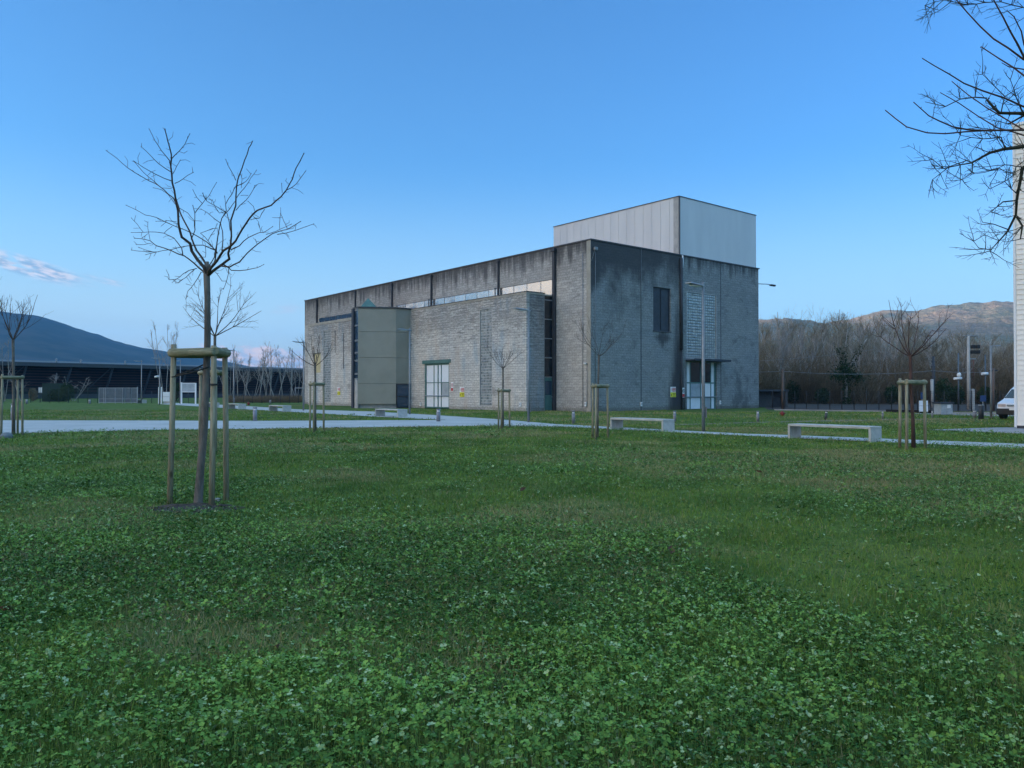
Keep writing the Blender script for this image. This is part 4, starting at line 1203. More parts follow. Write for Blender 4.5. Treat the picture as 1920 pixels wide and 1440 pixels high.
# parking board, box, bin
x, y = G(1724, 775.0)
o = empty('white_board', (x, y, 0), 0, 'white two-part board low on the lawn behind the right stakes', 'board')
wb_ = 16 / 1450 * y
MB().box(0, 0, .12, wb_, .05, .50).box(0, 0, .52, wb_, .05, .86).build('panel', M['white_panel'], o)
MB().tube([(.03, .08, 0), (.03, .08, .86)], .03, 6).tube([(wb_, .08, 0), (wb_, .08, .86)], .03, 6).build('post', M['lamp_metal'], o)
x, y = G(1729, 773.0)
o = empty('parking_sign', (x, y, 0), 0, 'small dark blue sign above the white board', 'sign')
MB().tube([(0, 0, 0), (0, 0, 1.4)], .025, 6).build('post', M['lamp_metal'], o)
MB().box(-.14, -.05, .95, .14, -.03, 1.42, .01).build('plate', M['blue_sign'], o)
x, y = G(1764, 777.5)
o = empty('electric_hut', (x, y, 0), .1, 'small grey utility hut with a dark lid behind the lawn', 'hut')
MB().box(0, 0, 0, .82, .7, .70, .02).build('body', M['grime_panel'], o)
MB().box(-.06, -.08, .70, .88, .8, .80).build('roof', M['dark_metal'], o)
MB().box(.43, -.03, .42, .66, -.004, .64).build('meter', M['white'], o)
MB().box(.40, -.02, .05, .72, -.003, .40).build('door', M['grime_panel'], o)
x, y = G(1839.5, 787)
o = empty('litter_bin', (x, y, 0), .2, 'dark tall litter bin beside the lamp post near the van', 'bin')
MB().tube([(0, 0, .04), (0, 0, .72)], .125, 18).build('body', M['dark_metal'], o)
MB().tube([(0, 0, .72), (0, 0, .78)], [.135, .12], 18).build('lid', M['lamp_metal'], o)
MB().tube([(-.06, 0, 0), (-.06, 0, .7)], .03, 8).build('post', M['lamp_metal'], o)

# overhead wires
def wire(p, q, sag, label, n=16):
    mb = MB(); pts = []
    for i in range(n + 1):
        t = i / n; v = p.lerp(q, t); v.z -= sag * 4 * t * (1 - t); pts.append(v)
    mb.tube(pts, .017, 4)
    tag(mb.build('overhead_wire', M['lamp_metal']), label, 'wire', 'overhead wires right of the block building')
pA1 = at(1380, 697, 72)
wire(pA1, at(1468, 696, 66), .05, 'pale overhead wire from the block building to the brown wooden pole')
wire(at(1468, 696, 66), at(1750, 695, 70), .28, 'pale overhead wire sagging from the wooden pole to the dark utility pole')
wire(at(1750, 695, 70), at(1863, 697, 58), .1, 'pale overhead wire from the dark utility pole to the thick brown pole')
wire(at(1400, 678, 90), at(1640, 655, 100), .2, 'thin upper overhead wire rising in front of the woodland')

# van
x, y = G(1887, 786.5)
van = empty('parked_van', (x + .95, y, 0), R(-56), 'white van facing the camera, half hidden by the cream building', 'van')
VW = .93                         # half width, nose towards -y
prof = [(-.95, .38), (-1.0, .62), (-.93, .86), (-.35, 1.08), (.42, 1.62), (.85, 1.84), (2.0, 1.90), (3.4, 1.88), (3.52, 1.7), (3.55, .4)]
def loft(prof, halfw, inset=.0):
    vs = []; n = len(prof)
    def wid(z): return halfw * (1 - .16 * max(0, (z - .95)) ** 1.1)
    for sx in (-1, -.93, .93, 1):
        for (yy, zz) in prof:
            k = 1.0 if abs(sx) < 1 else .0
            c = .5 * sum(p[1] for p in prof) / n
            yo = yy if k else yy + (.06 if yy < 0 else -.04)
            zo = zz if k else zz - (.05 if zz > 1.0 else -.0)
            vs.append((sx * wid(zz), yo, zo))
    fs = []
    for s in range(3):
        for i in range(n):
            j = (i + 1) % n
            fs.append((s * n + i, (s + 1) * n + i, (s + 1) * n + j, s * n + j))
    fs.append(tuple(range(n - 1, -1, -1))[::-1]); fs.append(tuple(3 * n + i for i in range(n))[::-1])
    return vs, fs
vs, fs = loft(prof, VW)
body = MB().add(vs, fs).build('body', M['van_white'], van)
def on_face(p, q, ax, bx, off):   # quad on the windscreen / bonnet plane between profile points p, q
    d = Vector((q[0] - p[0], q[1] - p[1])); nr = Vector((-d.y, d.x)).normalized() * off
    return [(ax * VW * .9, p[0] + nr.x, p[1] + nr.y), (bx * VW * .9, p[0] + nr.x, p[1] + nr.y), (bx * VW * .82, q[0] + nr.x, q[1] + nr.y), (ax * VW * .82, q[0] + nr.x, q[1] + nr.y)]
MB().add(on_face((-.30, 1.11), (.38, 1.59), -1, 1, .012), [(0, 1, 2, 3)]).build('windscreen', M['dark_glass'], van)
for sx in (-1, 1):
    xx = sx * (VW - .045)
    MB().add([(sx * .90, -.08, 1.12), (sx * .86, .45, 1.55), (sx * .86, 1.1, 1.6), (sx * .905, 1.1, 1.12)], [(0, 1, 2, 3) if sx < 0 else (3, 2, 1, 0)]).build('side_window', M['dark_glass'], van)
    MB().box(min(sx * .48, sx * .86), -1.0, .66, max(sx * .48, sx * .86), -.94, .82, .02).build('headlight', M['lens'], van)
    MB().box(min(sx * .95, sx * 1.08), -.05, 1.08, max(sx * .95, sx * 1.08), .06, 1.32, .02).build('mirror', M['black'], van)
    for yy in (-.45, 2.6):
        wl = MB().tube([(sx * .72, yy, .32), (sx * .93, yy, .32)], .32, 20).build('wheel', M['rubber'], van)
        MB().tube([(sx * .90, yy, .32), (sx * .945, yy, .32)], .18, 14).build('rim', M['silver_frame'], wl)
MB().box(-.92, -1.08, .25, .92, -.90, .58, .04).build('bumper', M['black'], van)
MB().box(-.42, -1.03, .70, .42, -.96, .80, .01).build('grille', M['chrome'], van)
MB().box(-.26, -1.10, .50, .26, -1.082, .60).build('licence_plate', M['white'], van)
MB().add(on_face((-.72, .952), (-.58, 1.005), -.2, .2, .01), [(0, 1, 2, 3)]).build('bonnet_vent', M['black'], van)

# boulder near the leftmost tree, small stone at the big tree
x, y = G(12, 822.5)
mb = MB(); mb.ball((0, 0, .07), .185, .17, .13, 14, 9); mb.v = [(a * (1 + .08 * math.sin(b * 9)), b * (1 + .06 * math.cos(a * 11)), c) for a, b, c in mb.v]
o = mb.build('boulder', M['stone']); o.location = (x, y, 0); tag(o, 'smooth grey stone at the foot of the leftmost staked tree', 'stone')
x, y = G(408, 941)
mb = MB(); mb.ball((0, 0, .02), .05, .04, .035, 9, 6); o = mb.build('stone', M['concrete']); o.location = (x, y, 0); tag(o, 'small pale stone between the nearest stakes', 'stone')

# ------------------------------------------------------------------ trees
class SEG:
    """batch of straight tapered twig segments -> one mesh"""
    def __init__(s): s.a = []; s.b = []; s.r = []; s.q = []
    def seg(s, p, q, r0, r1): s.a.append(tuple(p)); s.b.append(tuple(q)); s.r.append(r0); s.q.append(r1)
    def line(s, pts, r0, r1):
        n = len(pts) - 1
        for i in range(n):
            a = r0 + (r1 - r0) * i / n; b = r0 + (r1 - r0) * (i + 1) / n
            s.seg(pts[i], pts[i + 1], a, b)
    def build(s, name, m, parent=None, sides=3):
        A = np.array(s.a); B = np.array(s.b); r0 = np.array(s.r); r1 = np.array(s.q)
        t = B - A; L = np.linalg.norm(t, axis=1, keepdims=True) + 1e-9; t /= L
        B = B + t * r1[:, None] * .5
        ref = np.where(np.abs(t[:, 2:3]) < .9, np.array([[0, 0, 1.0]]), np.array([[1.0, 0, 0]]))
        n = np.cross(t, ref); n /= np.linalg.norm(n, axis=1, keepdims=True); m2 = np.cross(t, n)
        N = len(A); vs = np.zeros((N, 2, sides, 3))
        for k in range(sides):
            a = 2 * math.pi * k / sides; off = n * math.cos(a) + m2 * math.sin(a)
            vs[:, 0, k] = A + off * r0[:, None]; vs[:, 1, k] = B + off * r1[:, None]
        base = (np.arange(N) * 2 * sides)[:, None]
        f = [base + np.array([[k, (k + 1) % sides, sides + (k + 1) % sides, sides + k]]) for k in range(sides)]
        return mesh_np(name, vs.reshape(-1, 3), [np.concatenate(f)], m, parent, smooth=True)

def wander(rng, p, d, L, n, jit, up=0.0):
    pts = [p.copy()]; d = d.normalized()
    for i in range(n):
        d = (d + Vector((rng.uniform(-1, 1), rng.uniform(-1, 1), rng.uniform(-1, 1))) * jit + Vector((0, 0, up))).normalized()
        p = p + d * (L / n); pts.append(p.copy())
    return pts

def perp(rng, d):
    v = Vector((rng.uniform(-1, 1), rng.uniform(-1, 1), rng.uniform(-1, 1)))
    v -= d * v.dot(d)
    return v.normalized()

def grow(rng, S, p, d, L, r, lev, up=.10, nb=(5, 4), ang=0.75, tw=.35):
    n = 6 if lev == 0 else (4 if lev == 1 else 3)
    pts = wander(rng, p, d, L, n, .14, up)
    S.line(pts, r, r * (.35 if lev < 2 else .6))
    if lev >= len(nb): return
    for k in range(nb[lev]):
        t = rng.uniform(.22, .98); i = min(int(t * n), n - 1); q = pts[i].lerp(pts[i + 1], t * n - i)
        dd = (pts[i + 1] - pts[i]).normalized()
        nd = (dd * math.cos(ang) + perp(rng, dd) * math.sin(ang))
        grow(rng, S, q, nd, L * rng.uniform(.28, .52) * (1.15 - .5 * t), max(r * .45, .0028), lev + 1, up, nb, ang)

def stakes_frame(pts, h, r, parent_label, group, rail_r=.055, ties=None):
    """timber support: three stakes joined by three half-round rails"""
    cx = sum(p[0] for p in pts) / 3; cy = sum(p[1] for p in pts) / 3
    o = empty('tree_stakes', (cx, cy, 0), 0, parent_label, 'tree stakes', group)
    tops = []
    for i, p in enumerate(pts):
        b = Vector((p[0] - cx, p[1] - cy, -.05)); lean = p[2] if len(p) > 2 else 0
        t = Vector((b.x * .94 + lean, b.y * .94, h + (.05 if i == 0 else .02)))
        MB().tube([b, b.lerp(t, .5) + Vector((.004, 0, 0)), t], [r, r * .96, r * .92], 14).build('stake', M['stake'], o)
        tops.append(t)
    for i, j in ((0, 1), (1, 2), (2, 0)):
        a = tops[i].copy(); b = tops[j].copy(); a.z = b.z = h - rail_r * 1.0
        d = (b - a).normalized()
        nrm = Vector((d.y, -d.x, 0)) ; cen = (a + b) / 2
        if nrm.dot(Vector((cen.x, cen.y, 0))) < 0: nrm = -nrm
        off = nrm * (r * .55)
        dz = Vector((0, 0, (-.004, .004, -.012)[i]))
        e = r * 1.15
        MB().tube([a - d * e + off + dz, a - d * (e - .015) + off + dz, b + d * (e - .015) + off + dz, b + d * e + off + dz], [rail_r * .8, rail_r, rail_r, rail_r * .8], 14).build('rail', M['rail'], o)
    return o, tops

# the big staked tree, branch by branch
TX, TYd = G(371, 948)
def c5(u, v, off):       # crown sketch coordinates -> world
    px = 180 + u / 4.2364; py = 220 + v / 4.2364
    return at(px, py, TYd + off)
CR = [
 (.030, .006, [(862,1195),(760,1060),(745,1000),(680,950),(655,850),(650,740),(630,640),(605,520),(595,400),(600,330),(590,260),(570,190),(548,100)]),
 (.007, .003, [(600,330),(660,270),(705,215),(743,135)]), (.007, .003, [(590,350),(520,265),(465,180),(425,97)]),
 (.007, .003, [(590,430),(500,370),(430,300),(363,237)]), (.007, .003, [(600,505),(480,455),(380,400),(305,350)]),
 (.005, .003, [(610,450),(640,390),(668,342)]), (.006, .003, [(625,525),(690,490),(768,440)]),
 (.010, .003, [(640,690),(615,640),(540,575),(470,525),(370,475),(250,400),(160,320),(85,267)]),
 (.005, .003, [(500,545),(440,490),(370,430),(320,370),(302,352)]), (.005, .003, [(630,690),(570,610),(520,575),(460,560)]), (.004,.003,[(600,565),(520,560),(440,490)]),
 (.020, .006, [(875,1170),(800,1060),(760,960),(720,860),(670,760),(640,660),(615,560),(600,460),(585,360)]),
 (.009, .004, [(755,970),(785,900),(785,760),(770,705)]), (.007, .003, [(785,760),(845,685),(900,620),(955,522)]), (.005, .003, [(845,685),(800,635),(772,580)]), (.004, .003, [(865,650),(850,605)]),
 (.018, .004, [(850,1222),(780,1160),(700,1100),(600,1060),(480,1020),(430,980),(310,960)]), (.004, .003, [(430,975),(415,900),(412,835)]), (.004, .003, [(440,1000),(380,1012),(325,1010)]),
 (.010, .003, [(690,1100),(680,1040),(620,960),(540,920),(430,910),(285,915)]), (.004, .003, [(375,912),(330,850),(285,803)]), (.004, .003, [(540,920),(600,870)]), (.004,.003,[(410,925),(370,955)]),
 (.010, .003, [(960,1070),(940,1050),(850,1015),(700,1025),(600,1050),(480,1070),(400,1090)]), (.004, .003, [(500,1068),(400,1065),(285,1055)]), (.004, .003, [(460,1070),(345,1035)]),
 (.010, .003, [(965,1080),(880,990),(780,930),(640,870),(480,795),(390,775),(243,700)]), (.004, .003, [(560,830),(480,825)]), (.004,.003,[(640,830),(560,820)]),
 (.026, .005, [(895,1215),(960,1140),(1010,1060),(1060,1030),(1110,980),(1160,890),(1220,800),(1280,740),(1390,700),(1470,630),(1510,580),(1560,490),(1590,400),(1648,292)]),
 (.006, .003, [(1510,580),(1590,530),(1663,430)]), (.004, .003, [(1480,600),(1475,530)]), (.005, .003, [(1340,730),(1300,800),(1235,812)]), (.004, .003, [(1415,680),(1413,640)]), (.004,.003,[(1262,750),(1250,705),(1212,670)]),
 (.026, .005, [(930,1220),(1000,1170),(1060,1125),(1050,1080),(1068,1030),(1075,950),(1070,820),(1110,700),(1115,560),(1130,480),(1180,340),(1215,240),(1240,195)]),
 (.006, .003, [(1110,500),(1070,420),(1033,340)]), (.005, .003, [(1120,545),(1190,510),(1230,450)]), (.006, .003, [(1115,640),(1180,560),(1230,480),(1273,422)]),
 (.006, .003, [(1110,740),(1190,660),(1240,590),(1260,545)]), (.007, .004, [(1000,800),(1035,740),(1030,690),(1080,610),(1115,540)]), (.004, .003, [(1030,690),(1022,630)]), (.004,.003,[(1150,620),(1200,620)]),(.004,.003,[(1155,560),(1160,490),(1150,455)]),
 (.018, .004, [(925,1225),(990,1180),(1060,1190),(1140,1150),(1200,1080),(1280,1010),(1400,925),(1520,890),(1620,830)]), (.006, .003, [(1440,930),(1580,900),(1725,848)]), (.005, .003, [(1520,885),(1490,820),(1468,770)]), (.004,.003,[(1460,890),(1462,800),(1468,770)]),
 (.010, .003, [(1075,1050),(1140,1020),(1210,955),(1300,915),(1330,915),(1400,870)]), (.004, .003, [(1310,910),(1290,850)]), (.005, .003, [(1350,930),(1400,915),(1460,890),(1548,850)]), (.004,.003,[(1280,1005),(1268,975)]),
 (.014, .004, [(945,1140),(960,1000),(975,900),(1000,800),(1060,730),(1110,660)]), (.009, .003, [(1000,1060),(1005,900),(990,840),(900,770),(838,730)]),
 (.007, .003, [(1065,900),(1040,760),(960,710),(880,665),(850,610)]), (.005, .003, [(1030,750),(980,760),(940,700),(925,660)]), (.006, .003, [(960,1070),(890,980),(940,900),(960,850)]), (.005, .003, [(890,980),(830,920),(930,885),(960,880)]),
 (.007, .003, [(800,1200),(740,1215),(690,1245),(640,1285),(580,1290),(578,1255)]), (.006, .003, [(780,1212),(735,1250),(700,1280),(660,1312),(635,1316)]), (.007, .003, [(835,1230),(780,1320),(730,1380),(715,1440)]), (.003,.003,[(760,1335),(722,1325)]),
 (.010, .003, [(1010,1165),(1075,1215),(1200,1212),(1280,1195),(1330,1170)]), (.006, .003, [(1055,1200),(1040,1290),(1015,1360)]), (.005, .003, [(945,1225),(975,1260),(1000,1300),(1030,1300)]), (.005,.003,[(660,720),(730,760),(780,820),(785,870)]),
 (.012,.004,[(900,1175),(940,1110),(950,1040),(960,1000)]), (.005,.003,[(800,1120),(870,1110),(870,1040)]),
]
tree = empty('staked_tree', (TX, TYd, 0), 0, 'largest bare young tree in the left foreground, held by three timber stakes', 'tree', 'bare young trees planted on the lawn')
rng = random.Random(4)
trk = [at(371, 950, TYd), at(376, 880, TYd), at(383, 800, TYd + .01), at(386, 720, TYd), at(389, 640, TYd - .01), at(389, 560, TYd), at(387.5, 515, TYd), at(388, 497, TYd)]
rad = [.058, .047, .046, .043, .040, .037, .040, .030]
tl = [p - Vector((TX, TYd, 0)) for p in trk]
MB().tube([tl[0] - Vector((0, 0, .1))] + tl, [.075] + rad, 16).build('trunk', M['bark'], tree)
S = SEG()
offs = {}
for bi, (r0, r1, pl) in enumerate(CR):
    if r0 >= .012 and abs(pl[0][0] - 890) < 60 and pl[0][1] > 1120: pl = [(882, 1262)] + pl
    start = pl[0]
    best = min(offs.items(), key=lambda kv: (kv[0][0] - start[0]) ** 2 + (kv[0][1] - start[1]) ** 2, default=((880, 1230), 0.0))
    near = (best[0][0] - start[0]) ** 2 + (best[0][1] - start[1]) ** 2 < 60 ** 2
    o0 = best[1] if near else 0.0
    slope = rng.uniform(-.10, .10) if r0 < .012 else rng.choice((-1, 1)) * rng.uniform(.04, .085)
    pts = []
    for i, (u, v) in enumerate(pl):
        off = o0 + slope * i * (1.0 if r0 > .012 else .8)
        offs[(u, v)] = off
        pts.append(c5(u, v, off) - Vector((TX, TYd, 0)))
    r0 *= .86
    # light subdivision with kinks
    fine = [pts[0]]; rr = []
    for a, b in zip(pts, pts[1:]):
        mid = a.lerp(b, .5) + Vector((rng.uniform(-1, 1), rng.uniform(-1, 1), rng.uniform(-1, 1))) * (b - a).length * .035
        fine += [mid, b]
    nn = len(fine) - 1
    for i in range(nn):
        t0 = i / nn; t1 = (i + 1) / nn
        a = r0 + (r1 - r0) * t0 ** .6; b = r0 + (r1 - r0) * t1 ** .6
        S.seg(fine[i], fine[i + 1], a, b)
    # spurs
    for i in range(1, nn + 1):
        for _k in range(rng.choice((0, 0, 1, 1))):
            d = (fine[i] - fine[i - 1]).normalized(); nd = (d * .6 + perp(rng, d)).normalized()
            l = rng.uniform(.02, .10); q = fine[i] + nd * l
            S.seg(fine[i], q, .0028, .0024)
            if rng.random() < .5: S.seg(q, q + (nd + perp(rng, nd) * .7).normalized() * l * .8, .0024, .002)
    S.seg(fine[-1], fine[-1] + (fine[-1] - fine[-2]).normalized() * .012, r1 * 1.5, r1 * 1.2)
S.build('crown', M['twig'], tree, 5)
mb = MB(); kq = tl[-1]
mb.ball(kq + Vector((0, 0, -.045)), .052, .050, .050, 12, 8); mb.ball(kq + Vector((.022, -.01, -.03)), .036, .036, .040, 10, 7); mb.ball(kq + Vector((-.026, .0, -.025)), .030, .032, .036, 10, 7)
mb.tube([kq - Vector((0, 0, .06)), kq + Vector((.008, 0, .045))], [.034, .018], 8)
mb.build('pollard_knob', M['bark'], tree)
pl_, pm_, pr_ = G(318, 947), G(396.5, 952.5), G(418, 944.5)
so, tops = stakes_frame([(pl_[0], pl_[1], .02), (pm_[0], pm_[1], .03), (pr_[0], pr_[1] + .12, -.01)], at(324, 653, pl_[1]).z, .037,
                        'three large timber stakes with rails round the nearest young tree', 'timber stake frames round the young trees', .056)
cx = so.location.x; cy = so.location.y
def tie(a, b, label):
    mb = MB(); mid = a.lerp(b, .5); mid.z -= .012
    mb.tube([a, mid, b], .009, 6); o = mb.build('tree_tie', M['rubber']); tag(o, label, 'tie')
tie(at(322, 706, pl_[1]), at(383, 712 - 30, TYd) + Vector((.02, 0, 0)), 'black rubber tie from the nearest left stake to the trunk')
tie(at(322, 707, pl_[1] - .03), at(392, 688, TYd - .05), 'second black rubber strand of the nearest left tie')
mb = MB(); q = at(402.5, 722, pm_[1]); 
for k in range(2): mb.tube([q + Vector((.046 * math.cos(t), .046 * math.sin(t), .012 * k)) for t in np.linspace(0, 2 * math.pi, 13)], .006, 5)
tag(mb.build('tree_tie', M['rubber']), 'black tie knotted round the middle one of the nearest stakes', 'tie')

GRP_T = 'bare young trees planted on the lawn'; GRP_S = 'timber stake frames round the young trees'
def young_tree(px, py, fork_py, top_py, halfw_px, seed, lab, lean_px=0, m='twig', nl=7, spread=.75, up=.11, trunk_r=.042, tm='bark', nb=(5, 3), br=.36, lo=.3):
    x, y = G(px, py); rng = random.Random(seed)
    o = empty('staked_tree', (x, y, 0), 0, lab, 'tree', GRP_T)
    f = at(px + lean_px, fork_py, y); hf = f.z; lx = f.x - x
    htop = at(px, top_py, y).z; hw = halfw_px / FPX * y
    MB().tube([(0, 0, -.05), (lx * .2, 0, hf * .3), (lx * .7, .01, hf * .7), (lx, 0, hf), (lx, 0, hf + .05)], [trunk_r * 1.35, trunk_r, trunk_r * .9, trunk_r * .95, trunk_r * .7], 12).build('trunk', M[tm], o)
    S = SEG(); base = Vector((lx, 0, hf - .01))
    for k in range(nl):
        a = 2 * math.pi * (k + rng.uniform(-.25, .25)) / nl
        el = rng.uniform(.45, 1.2) if k % 3 else rng.uniform(lo, lo + .4)
        L = (htop - hf) / max(math.sin(max(el, .7)), .5) * rng.uniform(.75, 1.02)
        L = min(L, hw / max(math.cos(el), .3) * 1.1)
        d = Vector((math.cos(a) * math.cos(el), math.sin(a) * math.cos(el), math.sin(el)))
        grow(rng, S, base, d, L, trunk_r * br, 0, up, nb, spread)
    S.build('crown', M[m], o, 4)
    return x, y
def young_stakes(pxs, pys, top_py, lab, r=.036, rail=.05):
    P = [G(a, b) for a, b in zip(pxs, pys)]
    h = at(pxs[0], top_py, P[0][1]).z
    stakes_frame([(P[0][0], P[0][1]), (P[1][0], P[1][1]), (P[2][0], P[2][1])], h, r, lab, GRP_S, rail)

young_tree(25.5, 817, 638, 562, 95, 21, 'bare young tree at the left edge of the photo', lean_px=-1, spread=.6, up=.13, nl=8, trunk_r=.045, nb=(5, 3))
young_stakes([2, 42, 33], [819, 817, 814], 704, 'stakes round the young tree at the left edge')
young_tree(400, 846, 630, 535, 78, 33, 'bare young tree standing right behind the nearest one', lean_px=3, nl=8, trunk_r=.035, up=.07, nb=(6, 3))
young_stakes([374, 404, 423], [846, 851, 844], 695, 'stakes half hidden behind the nearest stakes')
young_tree(591, 809, 686, 628, 46, 44, 'bare young tree before the far end of the block building', nl=6, trunk_r=.042, up=.16, spread=.5, nb=(3, 2))
young_stakes([581, 588, 607], [810.5, 812, 810], 717.5, 'stakes round the young tree before the far end of the block building')
young_tree(943, 803, 691, 648, 42, 55, 'bare young tree before the glass block strip', nl=8, trunk_r=.036, up=.12, spread=.6, nb=(5, 3), br=.28, lo=.6)
young_stakes([934.5, 940, 955.5], [804.5, 806, 804], 730, 'stakes round the young tree before the glass block strip')
young_tree(1120, 820, 668, 598, 55, 66, 'bare young tree before the corner of the block building', lean_px=3, nl=7, trunk_r=.034, up=.10, spread=.6, nb=(5, 3), br=.24)
young_stakes([1111, 1117, 1140], [822, 824, 822], 721, 'stakes round the young tree before the building corner')
young_tree(1713, 841, 668, 566, 72, 78, 'bare reddish young tree before the woodland at the right', lean_px=-6, m='red_bark', nl=8, trunk_r=.042, up=.09, tm='red_bark', nb=(4, 3))
young_stakes([1687, 1700, 1735], [840.5, 844, 840.5], 713, 'stakes round the reddish young tree at the right', .04, .055)

# two bigger trees whose branches hang in from the right edge
def c7(u, v, Y): return at(1620 + u / 2.88, v / 2.88, Y)
def edge_tree(lines, Y, hub, base_px, lab, m, twigs, seed, r_hub):
    rng = random.Random(seed)
    b = at(base_px, 735, Y); o = empty('overhanging_tree', (b.x, Y, 0), 0, lab, 'tree')
    O = Vector((b.x, Y, 0)); H = [at(2010, h, Y) - O for h in hub]
    MB().tube([(0, 0, -.1), (.02, .02, 1.4)] + [tuple(h) for h in H], [r_hub * 1.3, r_hub] + [r_hub * (.85 - .5 * i / len(H)) for i in range(len(H))], 12).build('trunk', M[m], o)
    S = SEG()
    for (r0, r1, pl) in lines:
        yo = rng.uniform(-.5, .5); n = len(pl)
        pts = [c7(u, v, Y + yo * (1 - i / n) * 0 + yo * i / n) - O for i, (u, v) in enumerate(pl)]
        # carry the branch on to the trunk when it starts at the edge of the sketch
        if pl[0][0] >= 880:
            h = min(H, key=lambda q: abs(q.z - (pts[0].z - .25))); pts = [h, h.lerp(pts[0], .6) + Vector((0, 0, .05))] + pts; 
            S.seg(pts[0], pts[1], r0 * 1.5, r0 * 1.2); S.seg(pts[1], pts[2], r0 * 1.2, r0); pts = pts[2:]
        fine = [pts[0]]
        for a, c in zip(pts, pts[1:]):
            L = (c - a).length; k = max(1, int(L / .12))
            for j in range(1, k + 1):
                q = a.lerp(c, j / k)
                if j < k: q += Vector((rng.uniform(-1, 1), rng.uniform(-1, 1), rng.uniform(-1, 1))) * .008
                fine.append(q)
        nn = len(fine) - 1
        for i in range(nn): S.seg(fine[i], fine[i + 1], r0 + (r1 - r0) * i / nn, r0 + (r1 - r0) * (i + 1) / nn)
        for i in range(1, nn + 1):
            d = (fine[i] - fine[i - 1]).normalized()
            S.seg(fine[i], fine[i] + perp(rng, d) * r1 * 2.4, r1 * .8, r1 * .7) if rng.random() < .5 else None
            for k in range(twigs):
                if rng.random() < .62:
                    nd = (d * rng.uniform(.1, .9) + perp(rng, d)).normalized()
                    grow(rng, S, fine[i], nd, rng.uniform(.14, .46), .0055, 1, .06, (0, 4), .8)
    S.build('crown', M[m], o, 4)
    return o
R1 = [(.011, .005, [(960,360),(860,320),(780,260),(700,210),(630,145),(560,70),(500,0),(455,-70)]), (.011, .005, [(870,320),(830,240),(790,170),(750,90),(700,0),(680,-60)]),
      (.008, .004, [(900,330),(864,240),(850,170),(810,90),(773,58)]), (.009, .005, [(940,470),(880,420),(800,360),(720,310),(632,252)]), (.011, .005, [(960,620),(860,575),(760,530),(640,490),(540,450),(460,400),(380,355),(315,315)]),
      (.011, .005, [(960,700),(860,702),(760,703),(640,705),(560,700),(480,685),(400,650),(350,625),(305,585),(268,552)]), (.008, .005, [(700,704),(640,706),(540,712),(440,722),(340,717),(230,685),(170,640),(115,595)]),
      (.009, .004, [(960,760),(860,730),(720,690),(620,630),(510,555),(412,500)]), (.008, .004, [(960,760),(860,700),(760,640),(660,580),(560,510),(475,440)]),
      (.008, .004, [(960,380),(864,375),(780,360),(745,340)])]
edge_tree(R1, 7.2, (330, 250, 180, 90, 10, -60), 2010, 'bare tree at the right edge with long smooth shoots reaching into the sky', 'red_bark', 0, 5, .09)
R2 = [(.030, .014, [(990,620),(860,612),(730,610),(700,580),(665,540)]), (.020, .010, [(960,600),(860,625),(780,670)]), (.034, .012, [(990,800),(860,790),(755,805),(680,825),(580,880)]),
      (.030, .016, [(990,840),(855,910),(825,1080),(820,1160),(775,1250)]), (.013, .005, [(775,1250),(730,1300),(680,1355)]), (.018, .010, [(825,1170),(855,1220),(845,1290)]), (.010, .006, [(820,1083),(750,1090),(683,1143)]),
      (.010, .004, [(665,530),(600,525),(520,535),(440,575),(330,550)]), (.010, .004, [(580,880),(520,890),(430,910),(370,860)]), (.007, .004, [(585,885),(585,930),(530,970)]), (.007, .004, [(560,865),(460,900),(370,970)]),
      (.009, .004, [(760,800),(740,740),(640,750),(520,730)]), (.009, .004, [(740,610),(760,520),(700,460),(640,400)]), (.009, .004, [(860,610),(820,520),(790,430)]), (.007, .004, [(770,800),(700,700),(620,690)]),
      (.008, .004, [(830,1050),(760,980),(680,1020)]), (.008, .004, [(780,1240),(700,1210),(640,1200)]), (.007, .004, [(690,1350),(620,1340),(560,1265)]), (.008, .004, [(960,100),(860,40),(740,10),(560,25),(430,0),(330,30)]),
      (.008, .004, [(850,900),(760,890),(690,920)])]
edge_tree(R2, 10.5, (430, 330, 240, 160, 60), 2010, 'gnarled dark tree at the right edge with many fine twigs before the cream building', 'dark_twig', 4, 6, .13)

